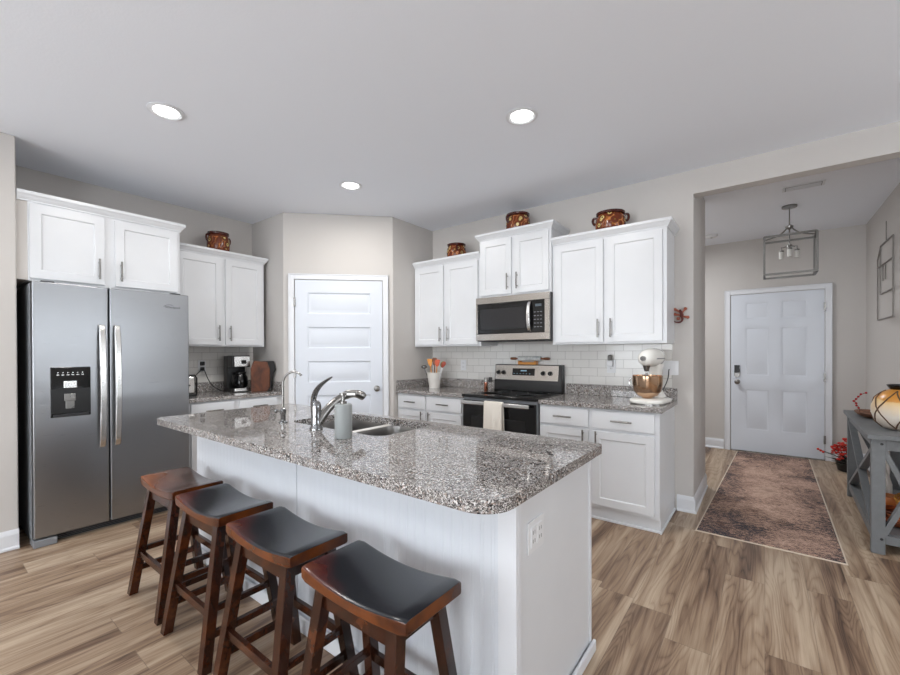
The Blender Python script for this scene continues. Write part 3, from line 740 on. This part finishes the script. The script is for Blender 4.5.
pot('painted clay pot with yellow ring on the cabinet above the microwave', -1.945, D - .2, 2.498, .12, .18, 1.15)
pot('round painted clay pot with two handles on the cabinet above the stand mixer', -1.06, D - .19, 2.343, .125, .17, .15)

# ------------------------------------------------------------------ things on the range wall counters
M_crock = mat('white_stoneware', rgb(222, 218, 212), .35); bump(M_crock, noise(M_crock, coords(M_crock), 40), .1, .003)
CXc, CYc = -2.985, 3.62
t = thing('utensil_crock', 'white ribbed stoneware crock holding kitchen utensils in the corner', 'crock', (CXc, CYc, .9145))
MB().lathe([(.058, 0), (.06, .01), (.062, .05), (.066, .052), (.067, .056), (.073, .11), (.077, .112), (.078, .117), (.082, .165), (.086, .175), (.082, .176), (.076, .17), (.055, .02), (.001, .02)], n=36).build('crock_body', M_crock, t)
M_red = mat('orange_red_silicone', rgb(206, 88, 52), .4); M_green = mat('olive_silicone', rgb(112, 116, 60), .4)
def utensil(name, label, dx, dy, lean, L_, m, kind, hm=None):
    t = thing(name, label, name.split('_')[-1], (CXc + dx * .3, CYc + dy * .3, .937))
    d = Vector((dx * lean, dy * lean, 1)).normalized()
    p1 = d * (L_ * .74)
    MB().tube([(0, 0, 0), p1 * .5, p1], [.006, .0055, .006], 10).build('handle', hm or m, t)
    a = Vector((1, .3, 0)).normalized()
    if kind == 'flat':
        pr = [(0, .012), (.2, .02), (.6, .028), (.9, .03), (1, .018)]
        s = MB(); s.loft([[p1 + d * (L_ * .26 * k) + a * w_ * sx + Vector((0, .004, 0)) * sy for sx, sy in ((-1, -1), (1, -1), (1, 1), (-1, 1))] for k, w_ in pr]); s.build('head', m, t, .002)
    elif kind == 'spoon':
        s = MB(); s.loft([[p1 + d * (L_ * .26 * k) + a * (w_ * math.cos(q)) + Vector((0, .007, 0)) * math.sin(q) * (w_ / .026) for q in [2*PI*i/12 for i in range(12)]] for k, w_ in ((0, .006), (.15, .014), (.4, .026), (.7, .026), (.9, .016), (1, .003))]); s.build('head', m, t)
    else:
        s = MB(); s.ball(tuple(p1 + d * .02), .034, 12, .6); s.build('head', m, t)
    return t
utensil('steel_ladle', 'steel ladle leaning out of the left side of the crock', -.15, -.03, 2.7, .285, M_chrome, 'ladle')
utensil('wooden_spatula', 'pale orange wooden spatula in the crock beside the ladle', -.055, -.02, 2.2, .31, M_orwood, 'flat')
utensil('wooden_spoon', 'dark brown wooden spoon standing in the middle of the crock', -.01, .02, 1.5, .32, M_brownwood, 'flat')
utensil('silicone_spatula', 'orange red spatula in the crock right of the brown spoon', .05, .0, 2.2, .30, M_red, 'flat', M_orwood)
utensil('olive_spoon', 'olive green spoon in the crock beside the red spatula', .09, .045, 2.6, .29, M_green, 'spoon', M_white)
utensil('red_spoon', 'red spoon leaning out of the right side of the crock', .13, .0, 2.9, .30, mat('brick_red', rgb(158, 66, 48), .4), 'spoon', M_white)

# stand mixer, faces roughly the camera
M_mix = mat('glossy_white_enamel', rgb(238, 236, 230), .12)
mx = thing('stand_mixer', 'white stand mixer with steel bowl at the right end of the counter', 'stand mixer', (-.712, 3.56, .9145), -.13)
MB().loft([[(x, y, z) for x, y in rrect(-.125 + i, .125 - i, -.2 + i, .16 - i, .09, 8)] for z, i in ((.008, .004), (.02, 0), (.034, .004), (.042, .02))]).build('mixer_base', M_mix, mx)
MB().loft([[(x, y, z) for x, y in rrect(-.118, .118, -.19, .15, .085, 8)] for z in (0, .009)]).build('base_pad', M_nickel, mx)
s = MB()
rr = []
for z, w_, d0, d1 in ((.04, .075, .02, .14), (.10, .042, .05, .14), (.18, .036, .055, .14), (.25, .042, .04, .15), (.305, .055, .03, .15)):
    rr.append([(x, y, z) for x, y in rrect(-w_, w_, d0, d1, .03, 5)])
s.loft(rr).build('column', M_mix, mx)
s = MB(); rr = []
for y, r, zc in ((.185, .012, .36), (.175, .042, .36), (.14, .064, .36), (.06, .072, .358), (-.03, .072, .355), (-.10, .066, .353), (-.145, .054, .351), (-.165, .035, .35), (-.172, .012, .35)):
    rr.append([(r * .95 * math.cos(q), y, zc + r * math.sin(q)) for q in [2*PI*k/24 for k in range(24)]])
s.loft(rr).build('motor_head', M_mix, mx)
rr = []
for y, r in ((.1, .0735), (-.08, .0705)):
    rr.append([(r * .955 * math.cos(q), y, .332 + r * math.sin(q)) for q in [-.32 + .1 * k / 3 for k in range(4)]] )
MB().box(-.0705, .0705, -.075, .10, .343, .352).build('trim_band', M_chrome, mx, .001)
MB().cyl((0, -.165, .35), (0, -.19, .35), .02, .018).build('hub_cap', M_chrome, mx)
MB().cyl((-.068, -.02, .365), (-.085, -.02, .365), .011).build('speed_knob', M_mblack, mx)
MB().cyl((0, -.105, .295), (0, -.105, .25), .027, .016).cyl((0, -.105, .24), (0, -.105, .19), .008).build('beater_shaft', M_nickel, mx)
MB().lathe([(.035, .043), (.04, .05), (.07, .062), (.098, .10), (.107, .15), (.108, .215), (.112, .218), (.106, .219), (.104, .15), (.094, .10), (.06, .068), (.001, .066)], (0, -.09, 0), 40).build('mixing_bowl', metal('copper_tinted_steel', rgb(202, 170, 142), .16, (40, 40, 1)), mx)  # plain steel bowl, warm reflections of its surroundings put into the base colour
MB().tube(bez((-.107, -.09, .19), (-.15, -.09, .20), (-.15, -.09, .12), (-.1, -.09, .115), 8), .006, 8).build('bowl_handle', M_steel2, mx)
tag(MB().tube(bez((-.66, 3.70, 1.00), (-.60, 3.74, 1.12), (-.64, 3.80, 1.15), (-.635, 3.862, 1.17), 12), .004, 8).build('power_cord', M_dark), 'thin dark cord running from the stand mixer to the wall', 'cord')

def wall_plate(name, label, cat, x, z, wid=.075, hgt=.118, kind='outlet', group=None):
    t = thing(name, label, cat, (x, D - .0085, z), 0, group)
    box('plate', M_white, t, -wid/2, wid/2, -.006, 0, -hgt/2, hgt/2, .002)
    if kind == 'outlet':
        for q in (-.022, .022): MB().box(-.017, .017, -.008, -.005, q - .014, q + .014).build('socket', M_white, t, .003); MB().box(-.008, -.005, -.0085, -.0078, q - .005, q + .007).box(.005, .008, -.0085, -.0078, q - .005, q + .007).build('slots', M_slot, t)
    else:
        for q in (-.023, .023): MB().box(q - .016, q + .016, -.009, -.005, -.033, .033).build('rocker', M_white, t, .002)
    return t
wall_plate('wall_outlet', 'white wall outlet on the tile with a plug-in device, right of the range', 'outlet', -1.105, 1.185)
wall_plate('wall_outlet', 'white wall outlet on the tile right of the utensil crock', 'outlet', -2.75, 1.17)
o = wall_plate('light_switch', 'white double switch plate on the wall right of the stand mixer', 'light switch', -.625, 1.18, .118, .118, 'sw')
t = thing('plug_in_device', 'clear grey plug-in air freshener on the outlet right of the range', 'air freshener', (-1.11, D - .018, 1.21))
MB().box(-.025, .025, -.035, 0, -.025, .03).build('warmer', M_white, t, .008)
MB().lathe([(.018, 0), (.02, .004), (.02, .04), (.01, .05), (.001, .05)], (0, -.02, .03), 16).build('refill', M_slot, t)
# island end outlet faces +x
t = thing('island_outlet', 'white outlet plate on the end panel of the island', 'outlet', (IX1 + .0005, 1.265, .71), R90)
box('plate', M_white, t, -.058, .058, -.006, 0, -.052, .052, .002)
for q in (-.024, .024): MB().box(q - .018, q + .018, -.0085, -.005, -.033, .033).build('socket', M_white, t, .002); MB().box(q - .008, q - .005, -.0092, -.0084, .008, .02).box(q + .005, q + .008, -.0092, -.0084, .008, .02).box(q - .008, q - .005, -.0092, -.0084, -.02, -.008).box(q + .005, q + .008, -.0092, -.0084, -.02, -.008).build('slots', M_slot, t)

# gecko-like clay ornament
M_clay = mat('reddish_clay', rgb(158, 84, 62), .4); M_clayd = mat('dark_red_clay', rgb(92, 34, 28), .4)
t = thing('wall_ornament', 'reddish clay lizard ornament hanging on the wall beside the foyer opening', 'ornament', (-.547, D - .004, 1.617))
MB().tube([(-.01, -.012, .045), (.0, -.016, .02), (.006, -.016, 0), (.0, -.014, -.02)], [.006, .013, .014, .01], 10).build('body', M_clayd, t)
MB().tube(bez((.004, -.012, -.014), (.03, -.012, -.07), (-.05, -.012, -.075), (-.062, -.012, -.03), 12), [.009, .009, .008, .008, .007, .007, .006, .006, .005, .005, .004, .004, .003], 8).build('tail', M_clayd, t)
for a, b in (((-.005, .022), (-.045, .05)), ((.008, .018), (.03, .05)), ((.002, -.008), (.048, -.02)), ((-.004, -.002), (-.048, .008))):
    MB().tube([(a[0], -.012, a[1]), ((a[0]+b[0])/2, -.016, (a[1]+b[1])/2), (b[0], -.012, b[1])], [.007, .008, .011], 8).ball((b[0], -.012, b[1]), .013, 8).build('foot', M_clay, t)
MB().ball((-.02, -.014, -.028), .014, 10).build('head', M_clay, t)

# ------------------------------------------------------------------ things on the left counter
t = thing('coffee_maker', 'black and stainless drip coffee maker on the counter beside the fridge', 'coffee maker', (-4.43, 2.10, .9145), R90 - .12)
W2 = .09
box('base', M_mblack, t, -W2, W2, -.13, .13, 0, .035, .006)
box('base_band', M_steel2, t, -W2 + .02, W2 - .003, -.134, -.12, .008, .04, .003)
box('water_tank', M_mblack, t, -W2, W2, .02, .13, .035, .372, .006)
box('brew_head', M_mblack, t, -W2, W2, -.12, .02, .255, .377, .008)
box('front_panel', M_steel2, t, -W2 + .025, W2 - .002, -.126, -.119, .262, .367, .004)
MB().box(.0, .05, -.128, -.125, .29, .33).build('display', M_black, t, .002)
MB().lathe([(.05, .04), (.068, .055), (.072, .10), (.066, .15), (.05, .18), (.052, .19)], (.02, -.045, 0), 28).build('carafe', M_black, t)
MB().lathe([(.053, .19), (.053, .205), (.02, .212), (.001, .212)], (.02, -.045, 0), 28).build('carafe_lid', M_mblack, t)
MB().tube(bez((-.045, -.08, .18), (-.09, -.11, .18), (-.085, -.11, .08), (-.045, -.08, .07), 8), .009, 8).build('carafe_handle', M_mblack, t)
t = thing('toaster', 'chrome toaster with black edges partly hidden behind the fridge', 'toaster', (-4.36, 1.555, .9145), R90)
box('toaster_shell', M_steel2, t, -.075, .075, -.13, .13, .02, .19, .02, seg=3)
box('toaster_foot', M_mblack, t, -.082, .082, -.137, .137, 0, .022, .006)
s = MB(); s.tube([(-.076, -.132, .02), (-.078, -.132, .17), (-.06, -.132, .198), (.06, -.132, .198), (.078, -.132, .17), (.076, -.132, .02)], .007, 8); s.build('end_frame', M_mblack, t)
MB().box(-.004, .004, -.1325, -.13, .05, .13).box(-.018, .018, -.15, -.132, .10, .113).build('lever', M_mblack, t)
t = thing('cutting_board', 'reddish brown wooden board with dark backing leaning in the left counter corner', 'cutting board', (-4.20, 2.236, .9145), R90 - .4)
MB().prism([(-.095, 0), (.06, 0), (.085, .05), (.085, .23), (.06, .31), (-.07, .32), (-.098, .24)], 'y', -.03, 0).build('wood_slab', M_redwood, t, .01)
MB().prism([(-.06, .004), (.10, .0), (.118, .18), (.15, .22), (.13, .318), (-.05, .318)], 'y', 0.001, .07).build('dark_backing', M_mblack, t, .01)
# plug and cords on the left wall
t = thing('wall_outlet', 'outlet with black plugs above the toaster cord on the left tile wall', 'outlet', (XL + .0085, 1.845, 1.185), R90)
box('plate', M_white, t, -.037, .037, -.006, 0, -.058, .058, .002)
MB().box(-.02, .02, -.03, -.0062, .005, .045).build('plug', M_mblack, t, .005); MB().box(-.018, .018, -.03, -.0062, -.05, -.012).build('plug', M_mblack, t, .005)
tag(MB().tube(bez((-4.62, 1.84, 1.15), (-4.60, 1.73, 1.08), (-4.58, 1.66, .94), (-4.50, 1.64, .93), 14), .0045, 8).build('power_cord', M_mblack), 'black cord hanging from the left wall outlet to the toaster', 'cord')
tag(MB().tube(bez((-4.62, 1.855, 1.15), (-4.58, 1.88, 1.03), (-4.55, 1.90, .93), (-4.42, 1.99, .921), 14), .0045, 8).build('power_cord', M_mblack), 'black cord running from the left wall outlet to the coffee maker', 'cord')

# ------------------------------------------------------------------ recessed ceiling lights
M_lamp = bpy.data.materials.new('lamp_diffuser'); M_lamp.use_nodes = True
_b = M_lamp.node_tree.nodes['Principled BSDF']; _b.inputs['Emission Color'].default_value = (1, .98, .95, 1); _b.inputs['Emission Strength'].default_value = 9
def can(x, y, label):
    t = thing('recessed_light', label, 'ceiling light', (x, y, CZ), 0, 'recessed ceiling lights')
    MB().lathe([(.085, -.0005), (.098, -.002), (.098, -.006), (.08, -.011), (.068, -.004), (.068, -.0005)], n=40).build('trim_ring', M_trim, t)
    MB().lathe([(.001, -.0005), (.067, -.0005), (.067, -.004), (.001, -.006)], n=32).build('diffuser', M_lamp, t)
    l = area('lamp_light', (x, y, CZ - .02), (0, 0, 0), .14, .14, 13, (1, .97, .93), 'DISK'); l.parent = t; l.location = (0, 0, -.02)
can(-2.90, .96, 'recessed ceiling light above the stools nearest the fridge, leftmost of three')
can(-2.90, 2.37, 'recessed ceiling light nearest the pantry door, smallest of three in the photo')
can(-1.207, 2.33, 'recessed ceiling light above the range side of the island, rightmost of three')

# ------------------------------------------------------------------ foyer
rug = thing('runner_rug', 'distressed brown and charcoal rug lying before the front door', 'rug', (0, 0, 0))
def quad_slab(p, z0, z1): return MB().loft([[(x, y, z0) for x, y in p], [(x, y, z1) for x, y in p]])
Q = [(-.405, 3.495), (.408, 3.485), (.432, 6.60), (-.29, 6.59)]
quad_slab(Q, .0005, .006).build('binding', M_rugb, rug)
cxq = sum(p[0] for p in Q) / 4; cyq = sum(p[1] for p in Q) / 4
quad_slab([(x + (-.009 if x > cxq else .009), y + (-.009 if y > cyq else .009)) for x, y in Q], .003, .008).build('pile', M_rug, rug)

pl = thing('pendant_lantern', 'open grey metal lantern pendant hanging from the foyer ceiling', 'pendant light', (.197, 5.37, CF))
MB().lathe([(.001, 0), (.062, 0), (.062, -.018), (.02, -.026), (.001, -.026)], n=28).build('canopy', M_nickel, pl)
MB().cyl((0, 0, -.026), (0, 0, -.20), .005).build('rod', M_nickel, pl)
MB().lathe([(.001, -.185), (.02, -.195), (.034, -.205), (.03, -.222), (.012, -.235), (.001, -.24)], n=20).cyl((0, 0, -.235), (0, 0, -.40), .006).lathe([(.001, -.385), (.022, -.39), (.022, -.41), (.001, -.415)], n=18).build('hub', M_nickel, pl)
M_lan = metal('aged_pewter', rgb(120, 118, 115), .45, (1, 1, 1))
s = MB(); hw, hd_, zt, zb = .20, .145, -.315, -.69; b_ = .018
for z in (zt, zb):
    for y in (-hd_, hd_): s.box(-hw, hw, y - b_/2, y + b_/2, z - b_/2, z + b_/2)
    for x in (-hw, hw): s.box(x - b_/2, x + b_/2, -hd_ + b_/2, hd_ - b_/2, z - b_/2, z + b_/2)
for x in (-hw, hw):
    for y in (-hd_, hd_): s.box(x - b_/2, x + b_/2, y - b_/2, y + b_/2, zb + b_/2, zt - b_/2)
s.build('lantern_frame', M_lan, pl)
for q in (-1, 1): MB().tube(bez((q * .02, 0, -.22), (q * .06, 0, -.29), (q * .13, 0, -.30), (q * hw, 0, zt), 10), .0065, 8).build('arm', M_lan, pl)
for k in range(3):
    a = PI/6 + k * 2 * PI / 3; x, y = .07 * math.cos(a), .07 * math.sin(a)
    g = MB().tube([(0, 0, -.40), (x * .7, y * .7, -.405), (x, y, -.40), (x, y, -.44)], .005, 8).cyl((x, y, -.435), (x, y, -.45), .02).build('socket', M_lan, pl)
    MB().cyl((x, y, -.45), (x, y, -.52), .022, .02, 16).build('bulb_sleeve', mat('frosted_glass', rgb(205, 203, 198), .4), g)
t = thing('smoke_detector', 'round white smoke detector on the foyer ceiling', 'smoke detector', (-.53, 6.1, CF))
MB().lathe([(.001, -.036), (.05, -.034), (.065, -.024), (.068, -.012), (.068, 0), (.001, 0)], n=28).build('housing', M_white, t)
MB().lathe([(.012, -.0355), (.012, -.039), (.001, -.039)], n=12).build('button', M_slot, t)
t = thing('ceiling_vent', 'white rectangular air vent in the foyer ceiling', 'vent', (.27, 4.79, CF))
box('vent_frame', M_trim, t, -.145, .145, -.065, .065, -.008, 0, .002)
box('backing', M_slot, t, -.125, .125, -.05, .055, -.0095, -.008)
for k in range(7): MB().box(-.12, .12, -.046 + k * .0145, -.038 + k * .0145, -.012, -.0075).build('slat', M_slot if k % 2 == 9 else M_trim, t)

# wall art on the right foyer wall, faces -x
t = thing('metal_wall_art', 'thin grey metal window-frame wall art on the right foyer wall', 'wall art', (XF - .012, 5.69, 0))
s = MB(); r = .0055
M_art = metal('pale_iron', rgb(150, 146, 142), .6, (1, 1, 1))
def seg(y0, z0, y1, z1, rr_=r): s.bar((0, y0, z0), (0, y1, z1), rr_ * 1.6, rr_ * 2, (1, 0, 0))
ya, yb = -.32, .32
seg(ya, 1.63, ya, 2.36); seg(yb, 1.63, yb, 2.24); seg(ya, 1.63, yb, 1.63); seg(ya, 2.36, yb * .55, 2.36); seg(yb * .55, 2.36, yb, 2.24)
seg(ya, 2.16, yb, 2.16); seg(ya, 1.88, yb * .6, 1.88); seg(yb * .6, 1.88, yb * .6, 2.36)
s.build('frame', M_art, t, smooth=False)
s = MB(); seg(.08, 2.0, .08, 2.15, .005); seg(-.03, 2.0, -.03, 2.15, .005); s.build('hooks', M_art, t, smooth=False)
s = MB(); seg(-.05, 2.36, -.05, 2.55, .003); s.build('hanger', M_lan, t)

# console table
ct = thing('console_table', 'grey console table with crossed braces along the right foyer wall', 'table', (.552, 3.80, 0), -math.atan2(.045, 1.36))
TW, TL, ZT = .335, 1.40, .775
box('tabletop', M_grey, ct, -.022, TW + .01, -.03, TL + .03, ZT - .03, ZT, .004)
a = .066
for x in (0, TW - .066):
    for y in (0, TL - .05): box('leg', M_grey, ct, x, x + a, y, y + .05, 0, ZT - .031, .003)
for y in (.008, TL - .04): box('apron', M_grey, ct, a, TW - a, y, y + .03, ZT - .1, ZT - .031); box('lower_rail', M_grey, ct, a, TW - a, y, y + .03, .07, .125)
for x in (.01, TW - .045): box('apron', M_grey, ct, x, x + .035, .05, TL - .05, ZT - .09, ZT - .031); box('lower_rail', M_grey, ct, x, x + .035, .05, TL - .05, .07, .125)
box('shelf', M_grey, ct, .045, TW - .045, .038, TL - .04, .105, .128)
def brace(p0, p1, ref): MB().bar(p0, p1, .028, .045, ref).build('cross_brace', M_grey, ct)
for y in (.022, TL - .025):
    brace((a - .01, y, .12), (TW - a + .01, y + .001, ZT - .09), (0, 1, 0)); brace((a - .01, y + .006, ZT - .09), (TW - a + .01, y + .006, .12), (0, 1, 0))
brace((.025, .045, .12), (.025, TL - .05, ZT - .09), (1, 0, 0)); brace((.03, .045, ZT - .09), (.03, TL - .05, .12), (1, 0, 0))
for z in (ZT - .06, .1): MB().cyl((a/2 + .015, -.003, z), (a/2 + .015, .002, z), .008, n=12).build('bolt', M_mblack, ct)

def vase_mat():
    m = mat('cream_orange_vase', rgb(226, 216, 200), .3); n, l, b = nodes(m); v = coords(m)
    sz = n.new('ShaderNodeSeparateXYZ'); l.new(v, sz.inputs[0])
    f = math_(m, 'ADD', math_(m, 'MULTIPLY', sz.outputs[2], 3.9), math_(m, 'MULTIPLY', noise(m, v, 9, 3), .35))
    setc(m, ramp(m, f, [(.2, rgb(200, 186, 172)), (.55, rgb(232, 224, 212)), (.95, rgb(226, 190, 130)), (1, rgb(206, 142, 60))])); return m
t = thing('ceramic_vase', 'round cream and orange vase with brown lattice straps on the console table', 'vase', (.756, 4.12, .776))
VP = [(.07, 0), (.10, .01), (.14, .05), (.160, .11), (.160, .155), (.14, .215), (.105, .255), (.075, .272), (.07, .275)]
MB().lathe(VP, n=40).build('vase_body', vase_mat(), t)
MB().lathe([(.066, .272), (.070, .28), (.080, .296), (.084, .306), (.078, .308), (.055, .292), (.001, .285)], n=36).build('rim', M_black, t)
def vr(z):
    for (r0, z0), (r1, z1) in zip(VP, VP[1:]):
        if z0 <= z <= z1: return r0 + (r1 - r0) * (z - z0) / (z1 - z0 + 1e-9)
    return VP[-1][0]
M_strap = mat('brown_leather', rgb(92, 66, 46), .6)
for k in range(6):
    for dr_ in (1, -1):
        pts = []
        for i in range(15):
            z = .012 + .255 * i / 14; an = k * PI / 3 + dr_ * i / 14 * PI / 3; r_ = vr(z) + .001; pts.append((r_ * math.cos(an), r_ * math.sin(an), z))
        MB().tube(pts, .0045, 6).build('strap', M_strap, t)
t = thing('wooden_tray', 'dark brown carved wooden dish on the far end of the console table', 'dish', (.69, 4.78, .776))
MB().lathe([(.06, 0), (.10, .012), (.13, .032), (.135, .04), (.125, .04), (.09, .02), (.001, .014)], n=28, sx=.7, sy=1.5).build('dish', wood('bark_wood', rgb(92, 58, 40), rgb(146, 100, 72), .6, (20, 20, 20)), t)
M_berry = mat('red_berry', rgb(176, 26, 30), .3)
t = thing('berry_sprig', 'thin sprig with red berries rising from the wooden dish', 'sprig', (.605, 4.72, .80))
st = bez((0, 0, 0), (.05, .0, .05), (-.05, 0, .09), (-.0, 0, .13), 14); st += bez((0, 0, .13), (.01, 0, .15), (.03, 0, .17), (.05, .0, .175), 5)[1:]
MB().tube(st, .0025, 6).build('twig', M_brownwood, t)
for p in st[5::2]: MB().ball((p.x + random.uniform(-.008, .008), p.y - .004, p.z), .0085, 8).build('berry', M_berry, t)

# shelf items
t = thing('copper_tray', 'orange copper tray with a flared rim on the lower console shelf', 'tray', (.735, 4.42, .129))
MB().lathe([(.09, 0), (.10, .004), (.13, .02), (.145, .026), (.125, .03), (.09, .01), (.001, .008)], n=28, sx=.75).build('dish', metal('orange_copper', rgb(214, 130, 66), .3, (1, 1, 1)), t)
t = thing('copper_bowl', 'stout orange clay bowl standing in the copper tray', 'bowl', (.735, 4.42, .141))
MB().lathe([(.035, 0), (.055, .02), (.065, .06), (.058, .095), (.063, .1), (.054, .1), (.001, .09)], n=28).build('bowl', mat('orange_clay', rgb(196, 116, 58), .4), t)
t = thing('wire_ball', 'gold wire ball ornament in the shelf tray of the console', 'ornament', (.765, 4.17, .28))
for k in range(7):
    ax = Vector((random.uniform(-1, 1), random.uniform(-1, 1), random.uniform(-1, 1))).normalized(); u_ = ax.orthogonal().normalized(); v_ = ax.cross(u_)
    MB().tube([(u_ * math.cos(q) + v_ * math.sin(q)) * .048 for q in [2*PI*i/24 for i in range(25)]], .0035, 6).build('wire', M_brass, t)
t = thing('copper_pot', 'hammered copper pot at the near end of the lower console shelf', 'pot', (.735, 4.08, .129))
MB().lathe([(.07, 0), (.095, .012), (.105, .05), (.10, .085), (.11, .1), (.104, .1), (.09, .08), (.08, .079), (.001, .078)], n=36).build('pot_body', metal('hammered_copper', rgb(176, 104, 72), .28, (1, 1, 1)), t)
t = thing('white_bottle', 'slim white bottle standing on the lower console shelf behind the tray', 'bottle', (.765, 4.75, .129))
MB().lathe([(.04, 0), (.045, .01), (.045, .12), (.03, .18), (.012, .24), (.012, .28), (.001, .28)], n=24).build('bottle_body', M_crock, t)

# red flowers in a dark pot on the foyer floor
t = thing('red_flower_arrangement', 'red flowers spilling from a low black pot on the floor by the front door', 'flowers', (.74, 6.22, 0))
MB().lathe([(.08, 0), (.10, .01), (.12, .10), (.125, .115), (.11, .115), (.09, .1), (.001, .1)], n=24).build('flower_pot', M_mblack, t)
s = MB(); lf = MB(); st_ = MB()
M_petal = mat('red_petals', rgb(196, 44, 30), .5); M_leaf = mat('dark_leaves', rgb(38, 40, 30), .6)
for k in range(26):
    an = random.uniform(PI * .55, PI * 1.65); rr_ = random.uniform(.02, .16); z = random.uniform(.13, .30) + (.06 if rr_ < .08 else 0)
    p = Vector((math.cos(an) * rr_, math.sin(an) * rr_ * .8, z))
    st_.tube([(0, 0, .1), p * .6 + Vector((0, 0, .04)), p], .002, 5)
    for q in range(6):
        d = Vector((random.uniform(-1, 1), random.uniform(-1, 1), random.uniform(-.3, 1))).normalized() * .02
        s.ball(tuple(p + d), .014, 5, .6)
for k in range(22):
    an = random.uniform(PI * .5, PI * 1.6); rr_ = random.uniform(.08, .22); p = Vector((math.cos(an) * rr_, math.sin(an) * rr_, random.uniform(.06, .15)))
    lf.tube([(0, 0, .1), p * .6 + Vector((0, 0, .04)), p], [.002, .014, .001], 6, .3)
for k in range(3):
    p = Vector((-.22 - .02 * k, -.03 + .02 * k, .19 + .01 * k)); s.ball(tuple(p), .013, 6); st_.tube([(0, 0, .1), p * .6 + Vector((0, 0, .05)), p], .002, 5)
s.build('blossoms', M_petal, t); lf.build('leaves', M_leaf, t); st_.build('stems', M_leaf, t)
